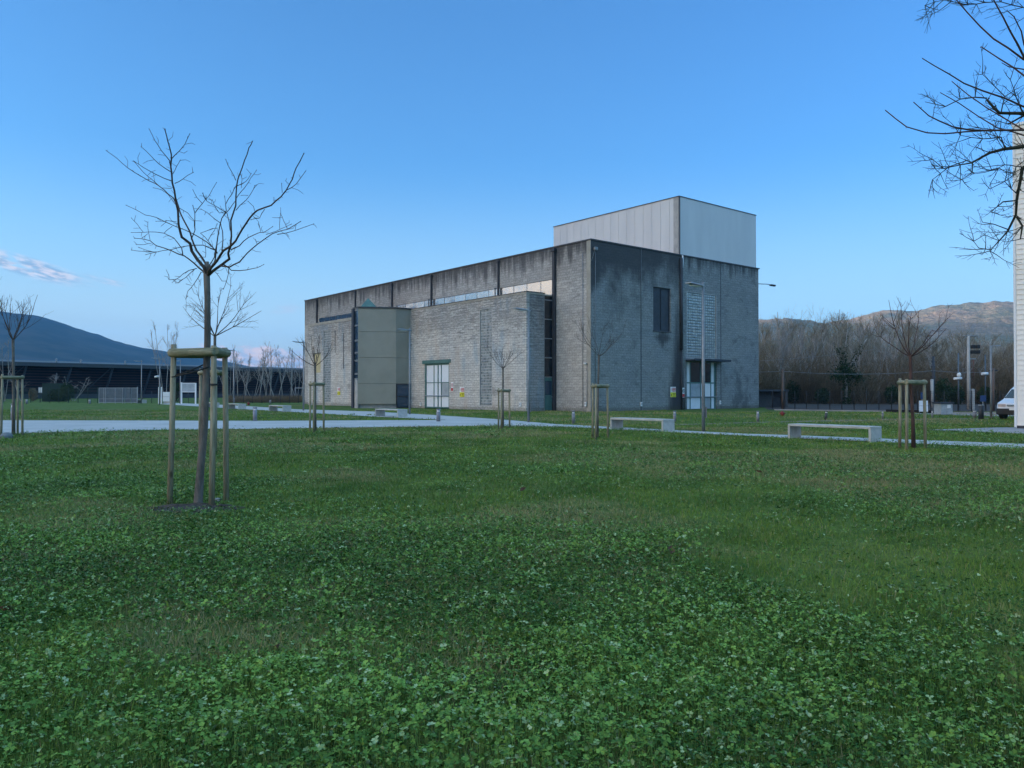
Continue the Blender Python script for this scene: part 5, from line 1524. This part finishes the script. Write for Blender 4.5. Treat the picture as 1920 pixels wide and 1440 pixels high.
# woodland on the right: prototypes copied
def forest_proto(seed, h, m, tm, width, nl, r, name='woodland_tree', low=.22, tw=1.0):
    rng = random.Random(seed); o = empty(name, (0, 0, 0)); 
    T = SEG(); S = SEG()
    stems = rng.choice((1, 2, 3))
    for s in range(stems):
        d = Vector((rng.uniform(-.14, .14) * stems, rng.uniform(-.14, .14) * stems, 1))
        pts = wander(rng, Vector((rng.uniform(-.3, .3), rng.uniform(-.3, .3), -.2)), d, h * rng.uniform(.8, .98), 10, .05, .05)
        T.line(pts, r / stems ** .4, r * .22)
        for k in range(nl // stems):
            t = rng.uniform(low, .97); i = min(int(t * 10), 9); q = pts[i].lerp(pts[i + 1], t * 10 - i)
            a = rng.uniform(0, 6.28); el = rng.uniform(.75, 1.25)
            L = width * (1.25 - t) * rng.uniform(.7, 1.2)
            bd_ = Vector((math.cos(a) * math.cos(el), math.sin(a) * math.cos(el), math.sin(el)))
            b = wander(rng, q, bd_, L, 5, .13, .08)
            (T if rng.random() < .4 else S).line(b, r * .34, r * .10)
            for j in range(9):
                t2 = rng.uniform(.15, 1); i2 = min(int(t2 * 5), 4); q2 = b[i2].lerp(b[i2 + 1], t2 * 5 - i2)
                d2 = (b[i2 + 1] - b[i2]).normalized()
                nd = (d2 + perp(rng, d2) * .75).normalized(); c = wander(rng, q2, nd, L * rng.uniform(.25, .5), 3, .15, .10)
                S.line(c, (r * .09 + .006) * tw, .010 * tw)
                for w3 in range(4):
                    q3 = c[rng.choice((1, 2, 3))]; d3 = (nd + perp(rng, nd) * .7 + Vector((0, 0, .35))).normalized()
                    S.seg(q3, q3 + d3 * L * rng.uniform(.10, .28), .012 * tw, .007 * tw)
    T.build('trunk', tm, o, 5); S.build('crown', m, o, 3)
    return o
def shrub_proto(seed, h, n, m, name='bare_shrub'):
    rng = random.Random(seed); o = empty(name, (0, 0, 0)); S = SEG()
    for k in range(n):
        a = rng.uniform(0, 6.28); p = Vector((math.cos(a), math.sin(a), 0)) * rng.uniform(0, .8)
        d = Vector((math.cos(a) * .5 * rng.random(), math.sin(a) * .5 * rng.random(), 1))
        pts = wander(rng, p, d, h * rng.uniform(.5, 1.05), 4, .18, .03); S.line(pts, .022, .009)
        for j in range(7):
            q = pts[rng.choice((1, 2, 3, 4))]; dd = Vector((rng.uniform(-1, 1), rng.uniform(-1, 1), rng.uniform(.1, 1.2))).normalized()
            e = q + dd * h * rng.uniform(.12, .30); S.seg(q, e, .012, .007)
            S.seg(e, e + (dd + Vector((rng.uniform(-1, 1), rng.uniform(-1, 1), .3)) * .8).normalized() * h * .12, .008, .006)
    S.build('stems', m, o, 3)
    return o
protos = [forest_proto(100 + i, 15, M['forest_twig'], M['forest'], 5.2, 26, .19) for i in range(6)]
shr = [shrub_proto(200 + i, 4.0, 46, M['brush']) for i in range(4)]
rngf = random.Random(9)
used = set()
def place(proto, x, y, s, sz, label, cat, group):
    if id(proto) in used: o = copy_tree(proto)
    else: o = proto; used.add(id(proto))
    o.location = (x, y, 0); o.rotation_euler = (0, 0, rngf.uniform(0, 6.28)); o.scale = (s, s, sz)
    tag(o, label, cat, group); return o
# (photo pixel, distance, height in photo pixels above the horizon line)
row = []
tops_px = [(1385, 590), (1424, 590), (1441, 582), (1463, 576), (1480, 583), (1497, 580), (1515, 586), (1533, 592), (1550, 580), (1566, 572), (1583, 568), (1602, 572), (1622, 574),
           (1640, 568), (1658, 572), (1676, 574), (1694, 580), (1716, 590), (1738, 600), (1758, 615), (1778, 612), (1796, 607), (1815, 603), (1834, 608), (1853, 616), (1872, 622), (1893, 618), (1915, 615), (1940, 612), (1970, 610)]
for i, (px, tp) in enumerate(tops_px):
    Y = 112 + rngf.uniform(-8, 14); h = (735 - tp) / FPX * Y + EYE
    p = at(px, 735, Y); place(protos[i % 6], p.x, p.y, rngf.uniform(.85, 1.1), h / 15.0, 'tall bare grey tree in the front of the woodland on the right', 'tree', 'tall bare trees of the woodland on the right')
for i in range(26):
    px = 1380 + i * 24 + rngf.uniform(-8, 8); tp = np.interp(px, [1380, 1450, 1560, 1680, 1760, 1850, 2000], [622, 612, 618, 655, 672, 645, 640]) + rngf.uniform(-8, 14)
    Y = 138 + rngf.uniform(-12, 22); h = (735 - tp) / FPX * Y + EYE
    p = at(px, 735, Y); place(protos[(i * 5 + 2) % 6], p.x, p.y, rngf.uniform(.9, 1.3), h / 15.0, 'shorter bare tree deep in the woodland on the right', 'tree', 'shorter bare trees deep in the woodland')
for i in range(56):
    px = 1400 + i * 10.5 + rngf.uniform(-5, 5); Y = 92 + rngf.uniform(0, 22); hp = rngf.uniform(45, 78) if i % 3 else rngf.uniform(28, 46)
    h = hp / FPX * Y + EYE; p = at(px, 735, Y)
    place(shr[i % 4], p.x, p.y, rngf.uniform(1.0, 1.8), h / 4.0, 'brown leafless shrub of the thicket behind the fence on the right', 'shrub', 'brown shrubs behind the fence on the right')
# thicket: uncountable brush filling the wood
def thicket(name, x_px0, x_px1, Y0, Y1, n, hmax, m, seed, label, cat, Lm=1.9):
    rs = np.random.RandomState(seed); Yv = rs.uniform(Y0, Y1, n); px = rs.uniform(x_px0, x_px1, n)
    X = (px - 960) / FPX * Yv; env = hmax if not isinstance(hmax, list) else np.interp(px, [q[0] for q in hmax], [q[1] for q in hmax])
    Z = rs.rand(n) ** 1.25 * env * (0.7 + .6 * value_noise(X + 500, Yv + 500, .08, seed, 3))
    if isinstance(hmax, list):
        k = rs.rand(n) < np.interp(px, [1400, 1620, 1660, 1760, 1800, 2000], [1, 1, .45, .4, .8, .9]); X, Yv, Z, n = X[k], Yv[k], Z[k], int(k.sum())
    d = rs.normal(0, .45, (n, 3)); d[:, 2] = np.abs(d[:, 2]) + .75; d /= np.linalg.norm(d, axis=1, keepdims=True)
    L = rs.uniform(Lm * .27, Lm, n)[:, None]
    S = SEG(); S.a = np.stack([X, Yv, Z], 1); S.b = S.a + d * L; S.r = np.full(n, .016); S.q = np.full(n, .008)
    o = S.build(name, m, None, 3); tag(o, label, cat, None, 'stuff'); return o
thicket('undergrowth', 1395, 1990, 100, 150, 24000, [(1400, 7.0), (1640, 6.0), (1660, 4.2), (1760, 4.0), (1820, 6.0), (2000, 7)], M['brush'], 4, 'brown tangled undergrowth of the woodland on the right', 'undergrowth')
thicket('woods', 1395, 1990, 120, 180, 20000, [(1400, 14.0), (1600, 13.5), (1650, 7.5), (1760, 6.5), (1800, 11.0), (2000, 12)], M['forest_twig'], 8, 'far mass of bare twigs of the woodland on the right', 'woods')
# strip of dark leaf litter over the pale ground behind fence
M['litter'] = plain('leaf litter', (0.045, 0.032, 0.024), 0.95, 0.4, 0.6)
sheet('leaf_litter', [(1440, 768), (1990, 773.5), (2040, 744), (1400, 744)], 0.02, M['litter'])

# ivy-covered tree
def ivy_tree():
    p = at(1586, 735, 90); o = empty('ivy_tree', (p.x, p.y, 0), 0, 'forked tree wrapped in dark green ivy in the woodland', 'tree')
    o.scale = (.80, .80, .74)
    rng = random.Random(3)
    L1 = [Vector((0, 0, 0)), Vector((.1, 0, 3)), Vector((-.2, 0, 5.4)), Vector((-.4, 0, 7.0)), Vector((-1.0, .2, 9.0)), Vector((-1.2, .2, 11.5))]
    L2 = [Vector((-.1, 0, 5.2)), Vector((1.0, .1, 6.6)), Vector((2.0, .2, 8.4)), Vector((3.2, .1, 10.4))]
    L3 = [Vector((-.3, 0, 6.2)), Vector((-.1, 0, 8.5)), Vector((.3, 0, 12.5))]
    S = SEG(); mb = MB()
    for L, r in ((L1, .22), (L2, .16), (L3, .14)):
        mb.tube(L, [r * (1 - .15 * i) for i in range(len(L))], 8)
        for k in range(46):
            t = rng.uniform(.35, 1) * (len(L) - 1); i = min(int(t), len(L) - 2); q = L[i].lerp(L[i + 1], t - i)
            grow(rng, S, q, Vector((rng.uniform(-1, 1), rng.uniform(-.6, .6), rng.uniform(.3, 1.4))), rng.uniform(1, 2.6), .03, 1, .1, (0, 4), .7)
    mb.build('trunk', M['forest'], o); S.build('crown', M['forest_twig'], o, 3)
    rs = np.random.RandomState(7); P = []
    for L, n, w_ in ((L1, 1500, .60), (L2, 450, .42), (L3, 250, .3)):
        for k in range(n):
            t = rs.rand() ** 1.7 * (len(L) - 1) * .80; i = min(int(t), len(L) - 2); q = L[i].lerp(L[i + 1], t - i)
            P.append(np.array(q) + rs.normal(0, w_ * .5, 3))
    for k in range(2200):
        a = rs.rand() * 6.28; rr = rs.rand() ** .6
        c = ((-1.0, 0, 4.3), (1.6, 0, 4.2), (.3, 0, 4.8), (-.4, 0, 5.6))[rs.randint(4)]
        P.append(np.array(c) + rs.normal(0, 1, 3) * np.array([1.0, .8, .62]) * rr)
    P = np.array(P); n = len(P); u = rs.normal(0, 1, (n, 3)); u /= np.linalg.norm(u, axis=1, keepdims=True); v = np.cross(u, rs.normal(0, 1, (n, 3))); v /= np.linalg.norm(v, axis=1, keepdims=True)
    s = rs.uniform(.07, .14, (n, 1)); vs = np.stack([P - u * s, P + v * s * .8, P + u * s, P - v * s * .8], 1).reshape(-1, 3)
    mesh_np('ivy', vs, [np.arange(n * 4).reshape(n, 4)], M['ivy'], o)
ivy_tree()
def leafy(px, Y, hpx, wpx, n, seed, lab, m='ivy', name='evergreen_bush'):
    rs = np.random.RandomState(seed); p = at(px, 735, Y); h = hpx / FPX * Y + EYE; w_ = wpx / FPX * Y
    o = empty(name, (p.x, Y, 0), 0, lab, 'bush')
    P = rs.normal(0, 1, (n, 3)); P /= np.linalg.norm(P, axis=1, keepdims=True); P *= rs.rand(n, 1) ** .45
    lump = value_noise(P[:, 0] * 3 + 50, P[:, 2] * 3 + 50, 1.3, seed, 3)[:, None] * .7 + .6
    P = P * lump * np.array([w_, w_, h * .5]) + np.array([0, 0, h * .5]); P[:, 2] = np.abs(P[:, 2])
    u = rs.normal(0, 1, (n, 3)); u /= np.linalg.norm(u, axis=1, keepdims=True); v = np.cross(u, rs.normal(0, 1, (n, 3))); v /= np.linalg.norm(v, axis=1, keepdims=True)
    s = rs.uniform(.05, .11, (n, 1)) * (Y / 90); vs = np.stack([P - u * s, P + v * s * .8, P + u * s, P - v * s * .8], 1).reshape(-1, 3)
    mesh_np('foliage', vs, [np.arange(n * 4).reshape(n, 4)], M[m], o)
    S = SEG(); rng = random.Random(seed)
    for k in range(12): S.seg((0, 0, 0), (rng.uniform(-.5, .5) * w_, rng.uniform(-.5, .5) * w_, h * .8), .03, .01)
    S.build('stems', M['brush'], o, 4)
leafy(1487, 96, 22, 16, 2600, 2, 'dark evergreen bush just right of the wooden pole')
leafy(1541, 92, 8, 14, 2000, 3, 'low dark evergreen bush below the ivy tree')
leafy(1613, 96, 24, 12, 2000, 4, 'dark evergreen bush right of the ivy tree')
leafy(1672, 90, 14, 14, 2200, 5, 'dark green bush left of the right staked tree')
leafy(1768, 88, 26, 18, 2600, 6, 'dark green bush above the utility hut')
leafy(1795, 90, 12, 14, 2200, 7, 'dark green bush behind the camera pole')
leafy(1850, 92, 10, 18, 2400, 8, 'dark green bush beside the van lamp post')
leafy(1880, 96, 30, 16, 2600, 9, 'dark green bush above the van')

# (pale stems of the woodland are placed with the birch prototypes below)
# left background: birches in front of the hall, reeds
bp = [forest_proto(300 + i, 12, M['forest'], M['pale_bark'], 3.4, 13, .13, 'birch_tree', .3, .6) for i in range(3)]
birch = [(312, 585, 120), (322, 592, 124), (395, 640, 130), (430, 650, 128), (446, 640, 132), (459, 655, 126), (473, 655, 130), (485, 632, 127), (508, 640, 130), (520, 636, 126), (531, 640, 132), (546, 645, 129), (556, 655, 133), (564, 636, 128), (500, 668, 134),
         (8, 620, 122), (40, 690, 124), (100, 695, 120), (136, 700, 125)]
for i, (px, tp, Y) in enumerate(birch):
    h = (735 - tp) / FPX * Y + EYE; p = at(px, 735, Y)
    lab = 'slender bare pale tree before the dark hall, left of the block building'
    if px in (312, 322): lab = 'tall pale bare tree rising over the hall roof left of the nearest tree'
    if px < 150: lab = 'bare pale tree before the dark hall at the far left'
    place(bp[i % 3], p.x, p.y, .8, h / 12.0, lab, 'tree', 'tall pale trees left of the nearest tree' if px in (312, 322) else ('bare pale trees at the far left' if px < 150 else 'slender bare trees before the hall'))
for i, (px, tp) in enumerate(((1437, 600), (1453, 588), (1463, 596), (1490, 592), (1502, 612), (1518, 600), (1556, 610), (1562, 640), (1606, 602), (1634, 625), (1645, 600), (1668, 640), (1784, 640), (1803, 632), (1829, 640), (1846, 650), (1889, 645))):
    Y = 100 + rngf.uniform(-6, 6); p = at(px, 735, Y); h = (735 - tp) / FPX * Y + EYE
    place(bp[i % 3], p.x, p.y, 1.0, h / 12.0, 'slim pale-stemmed tree at the front of the woodland on the right', 'tree', 'pale-stemmed trees at the front of the woodland')
thicket('reeds', 425, 566, 104, 112, 9000, 0.6, M['brush'], 12, 'strip of brown reeds beyond the far lawn before the birches', 'reeds', 0.6)
leafy(125, 116, 18, 14, 2000, 12, 'dusky bush behind the green fence', 'ivy')
leafy(110, 118, 8, 20, 2000, 13, 'low dusky bush left of the silver gates', 'ivy')
leafy(330, 112, 20, 10, 900, 14, 'thin dark bush behind the nearest left stake', 'ivy')
leafy(62, 116, 8, 8, 900, 15, 'ochre bush behind the white notice', 'brush')

# ------------------------------------------------------------------ lawn: clover and grass
def inside(poly, x, y):
    c = np.zeros(len(x), dtype=bool); n = len(poly)
    for i in range(n):
        x1, y1 = poly[i]; x2, y2 = poly[(i + 1) % n]
        if y1 == y2: continue
        k = ((y1 > y) != (y2 > y)) & (x < (x2 - x1) * (y - y1) / (y2 - y1) + x1)
        c ^= k
    return c
SX, SY = G(365, 955)
def scatter(rs, d0, d1, dens, keep=None):
    w0 = .74 * d1 + 3.2
    n = int((2 * w0) * (d1 - d0) * dens)
    x = rs.uniform(-w0, w0, n); y = rs.uniform(d0, d1, n)
    k = np.abs(x) < .70 * y + 3.2
    x, y = x[k], y[k]
    k = np.zeros(len(x), dtype=bool)
    if d1 > 19:
        jx = x + rs.normal(0, .05, len(x)); jy = y + rs.normal(0, .10, len(x))
        for p in PATHS: k |= inside(p, jx, jy)
    q = ((x - SX) / .56) ** 2 + ((y - SY + .02) / .34) ** 2 + (rs.rand(len(x)) - .5) * .9
    k |= q < .75
    return x[~k], y[~k]
def cmask(x, y):      # where clover grows
    c = value_noise(x + 300, y + 300, .42, 1, 4)
    c = c + .20 * np.exp(-((x - 1.9) / 1.7) ** 2 - ((y - 4.3) / 1.7) ** 2) + .22 * np.exp(-((x + 1.0) / 1.6) ** 2 - ((y - 3.3) / .45) ** 2)
    return c - .25 * np.exp(-((x + 2.0) / 1.1) ** 2 - ((y - 4.6) / .7) ** 2) - .12 * np.exp(-((x + .3) / .8) ** 2 - ((y - 4.3) / .4) ** 2)
def dmask(x, y):      # dry patches
    return value_noise(x + 100, y + 700, .30, 2, 4) + .20 * np.exp(-((x + 2.0) / 1.0) ** 2 - ((y - 4.6) / .6) ** 2) + .18 * np.exp(-((x + .2) / .5) ** 2 - ((y - 4.1) / .3) ** 2)
CSTR = value_noise
rings = [(1.9, 4.5, 2700, .0160, True), (4.5, 8, 1700, .0156, True), (8, 13, 700, .019, False), (13, 20, 260, .023, False), (20, 34, 70, .030, False)]
V_, F4, F3, rn, pl2 = [], [], [], [], []
off = 0
rs = np.random.RandomState(42)
for d0_, d1_, dens, size, fine in rings:
    x, y = scatter(rs, d0_, d1_, dens)
    cm = cmask(x, y); keep = rs.rand(len(x)) < np.clip((cm - .36) * 3.6, .07, 1.0) * np.where(y < 9, 1.0, 1.0)
    x, y, cm = x[keep], y[keep], cm[keep]; n = len(x)
    h = rs.uniform(.008, .085, n) * (.45 + cm * 1.1) * (.25 + 1.5 * value_noise(x + 60, y + 90, 2.6, 17, 3)) + .008 + max(size - .015, 0)
    s = size * rs.uniform(.45, 1.4, n)
    ax = rs.rand(n) * 6.283; tilt = rs.normal(0, .55, n) ; ta = rs.rand(n) * 6.283
    nx = np.sin(tilt) * np.cos(ta); ny = np.sin(tilt) * np.sin(ta); nz = np.cos(tilt)
    nrm = np.stack([nx, ny, nz], 1)
    a1 = np.stack([np.cos(ax), np.sin(ax), np.zeros(n)], 1); a1 -= nrm * (a1 * nrm).sum(1, keepdims=True); a1 /= np.linalg.norm(a1, axis=1, keepdims=True)
    a2 = np.cross(nrm, a1)
    P = np.stack([x, y, h], 1)
    r_ = np.clip(rs.rand(n) * .75 + (value_noise(x + 9, y + 4, .9, 5, 4) - .5) * 1.3 + .15, 0, 1); pale = (rs.rand(n) < .26) * rs.uniform(.15, 1.0, n) ** 1.8; r_ = r_ * np.clip((h - .008) / .055, .12, 1.0)  # random tone, with shade painted in: lower leaves get darker colour
    for k in range(3):
        th = k * 2.094 + rs.normal(0, .12, n); fold = rs.uniform(-.10, 1.15, n); droop = rs.normal(0, .35, n)
        u = a1 * np.cos(th)[:, None] + a2 * np.sin(th)[:, None]; u = u * np.cos(droop)[:, None] + nrm * np.sin(droop)[:, None]
        sdir = np.cross(nrm, u); sdir /= np.linalg.norm(sdir, axis=1, keepdims=True); nn_ = np.cross(u, sdir)
        S_ = s[:, None]
        up = nn_ * np.sin(fold)[:, None] * .60; si = sdir * np.cos(fold)[:, None] * .60
        base = P; notch = P + u * S_ * .92
        if fine:
            l1 = P + (u * .45 + si * .95 + up * .95) * S_; l2 = P + (u * 1.0 + si * .62 + up * .62) * S_
            r1_ = P + (u * .45 - si * .95 + up * .95) * S_; r2_ = P + (u * 1.0 - si * .62 + up * .62) * S_
            vs = np.stack([base, l1, l2, notch, r2_, r1_], 1).reshape(-1, 3); V_.append(vs)
            b = off + np.arange(n)[:, None] * 6
            F4.append(np.concatenate([b + np.array([[0, 3, 2, 1]]), b + np.array([[0, 5, 4, 3]])]))
            rn.append(np.repeat(r_, 6)); pl2.append(np.repeat(pale * (rs.rand(n) < .75), 6)); off += n * 6
        else:
            l1 = P + (u * .7 + si * 1.0 + up) * S_; r1_ = P + (u * .7 - si * 1.0 + up) * S_
            vs = np.stack([base, r1_, notch, l1], 1).reshape(-1, 3); V_.append(vs)
            F4.append(off + np.arange(n * 4).reshape(n, 4)); rn.append(np.repeat(r_, 4)); pl2.append(np.repeat(pale * (rs.rand(n) < .75), 4)); off += n * 4
    # stalks for the nearest
    if d1_ <= 4.5:
        w2 = .0007
        bx_ = P + np.stack([rs.normal(0, .012, n), rs.normal(0, .012, n), -h], 1); side = np.stack([np.ones(n), np.zeros(n), np.zeros(n)], 1) * w2
        vs = np.stack([bx_ - side, bx_ + side, P + side, P - side], 1).reshape(-1, 3); V_.append(vs)
        F4.append(off + np.arange(n * 4).reshape(n, 4)); rn.append(np.full(n * 4, .9)); pl2.append(np.full(n * 4, .15)); off += n * 4
clover = mesh_np('clover', np.concatenate(V_), [np.concatenate(F4)], M['clover'], None, False,
                 {'tone': ('POINT', np.concatenate(rn)), 'pale': ('POINT', np.concatenate(pl2))})
tag(clover, 'low green clover covering the lawn in the foreground', 'clover', None, 'stuff')
NCLOVER = off

V_, F_, rn, dr_ = [], [], [], []; off = 0
rings = [(1.9, 4.5, 3600, .0015, .078), (4.5, 8, 2400, .0019, .070), (8, 13, 1300, .0030, .060), (13, 20, 650, .0048, .060), (20, 34, 260, .008, .065), (34, 62, 34, .016, .09)]
for d0_, d1_, dens, wd, hgt in rings:
    x, y = scatter(rs, d0_, d1_, dens)
    cm = cmask(x, y); dm = dmask(x, y); keep = rs.rand(len(x)) < np.clip(1.2 - (cm - .42) * 2.0, .60, 1.0)
    if d1_ > 34: keep &= (x / y < .2) | (y < 56)
    x, y, cm, dm = x[keep], y[keep], cm[keep], dm[keep]; n = len(x)
    h = hgt * rs.uniform(.4, 1.25, n) * (.25 + 1.5 * value_noise(x + 50, y + 20, 1.6, 7, 4)); a = rs.rand(n) * 6.283; lean = np.abs(rs.normal(0, .55, n)) + .1
    d = np.stack([np.cos(a) * np.sin(lean), np.sin(a) * np.sin(lean), np.cos(lean)], 1)
    # blade faces mostly sideways
    b = rs.rand(n) * 6.283; sd_ = np.stack([np.cos(b), np.sin(b), np.zeros(n)], 1) * (wd * rs.uniform(.6, 1.3, n))[:, None]
    P = np.stack([x, y, np.zeros(n)], 1); mid = P + d * (h * .55)[:, None]
    d2 = d.copy(); d2[:, 2] *= .45; tip = mid + d2 * (h * .6)[:, None]
    vs = np.stack([P - sd_, P + sd_, mid + sd_ * .8, mid - sd_ * .8, tip], 1).reshape(-1, 3); V_.append(vs)
    bb = off + np.arange(n)[:, None] * 5
    F_.append((bb + np.array([[0, 1, 2, 3]]), bb + np.array([[3, 2, 4]])))
    dry = np.clip((dm - .47) * 7.0, 0, .85) * (rs.rand(n) * .8 + .3) + (rs.rand(n) < .14) * rs.rand(n)
    rn.append(np.repeat(np.clip(rs.rand(n) * .7 + (value_noise(x + 9, y * .6 + 4, 1.1, 5, 4) - .5) * 1.8 + .12, 0, 1), 5)); dr_.append(np.repeat(np.clip(dry, 0, 1), 5)); off += n * 5
grass = mesh_np('grass', np.concatenate(V_), [np.concatenate([f[0] for f in F_]), np.concatenate([f[1] for f in F_])], M['blade'], None, False,
                {'tone': ('POINT', np.concatenate(rn)), 'dry': ('POINT', np.concatenate(dr_))})
tag(grass, 'short green and straw coloured grass of the lawn', 'grass', None, 'stuff')

# broad-leaved weed tufts on the lawn
rng = random.Random(31)
mbw = MB()
weed_pts = [(1045, 888), (1420, 835), (1330, 837), (780, 827), (820, 822), (905, 812), (640, 832), (560, 824), (1180, 845), (270, 776), (262, 774), (660, 778), (695, 779), (930, 818)]
for px, py in weed_pts:
    x, y = G(px, py)
    for k in range(26):
        a = rng.uniform(0, 6.28); l = rng.uniform(.06, .16); q = Vector((x + rng.uniform(-.25, .25), y + rng.uniform(-.15, .15), .01))
        d = Vector((math.cos(a), math.sin(a), rng.uniform(.4, 1.4))).normalized() * l; s = Vector((-math.sin(a), math.cos(a), 0)) * l * .22
        mbw.add([q, q + d * .5 + s, q + d + Vector((0, 0, -.01)), q + d * .5 - s], [(0, 1, 2, 3)])
V4 = np.array(mbw.v)
wd_ = mesh_np('weeds', V4, [np.array(mbw.f)], M['clover'], None, False, {'tone': ('POINT', np.repeat(np.random.RandomState(1).rand(len(V4) // 4), 4)), 'pale': ('POINT', np.zeros(len(V4)))})
tag(wd_, 'scattered broad-leaved weeds standing out of the lawn', 'weeds', None, 'stuff')

# bare soil round the big tree
xs_, ys_ = SX, SY + .08
ring = []
rng = random.Random(8)
for k in range(40):
    a = 2 * math.pi * k / 40; q = 1 + rng.uniform(-.18, .18)
    ring.append((xs_ + math.cos(a) * .56 * q, ys_ - .04 + math.sin(a) * .32 * q))
vs = [(xs_, ys_ + .05, .05)] + [((a + xs_) / 2, (b + ys_) / 2, .04 + rng.uniform(-.015, .02)) for a, b in ring] + [(a, b, .004) for a, b in ring]
fs = [(0, 1 + k, 1 + (k + 1) % 40) for k in range(40)] + [(1 + k, 41 + k, 41 + (k + 1) % 40, 1 + (k + 1) % 40) for k in range(40)]
tag(MB().add(vs, fs, True).build('soil', M['soil']), kind='structure')
# fallen leaves
def fallen(px, py, s, lab):
    x, y = G(px, py, .05); o = MB().add([(-s, 0, 0), (-.3 * s, -.5 * s, .2 * s), (s, 0, .1 * s), (-.2 * s, .5 * s, .3 * s), (0, 0, -.02)],
                                        [(0, 1, 4), (1, 2, 4), (2, 3, 4), (3, 0, 4)]).build('fallen_leaf', M['leaf_brown'])
    o.location = (x, y, .055); o.rotation_euler = (.3, -.3, px); tag(o, lab, 'leaf', 'brown leaves lying on the lawn')
for px, py, s, lab in ((981, 918, .07, 'curled brown leaf in the middle of the lawn'), (1423, 884, .06, 'dark brown leaf on the lawn below the right bench'),
                       (1258, 1032, .07, 'greyish brown leaf in the right half of the clover'), (10, 1142, .05, 'dark leaf at the left edge of the lawn'),
                       (1710, 1148, .035, 'upright tan leaf in the clover at the right'), (520, 1212, .03, 'tan leaf in the dry patch at the lower left')):
    fallen(px, py, s, lab)
print('clover verts', NCLOVER, 'grass verts', off)
for o in [o for o in bpy.data.objects if o.name.startswith('weeds') and o.type == 'EMPTY']: bpy.data.objects.remove(o)
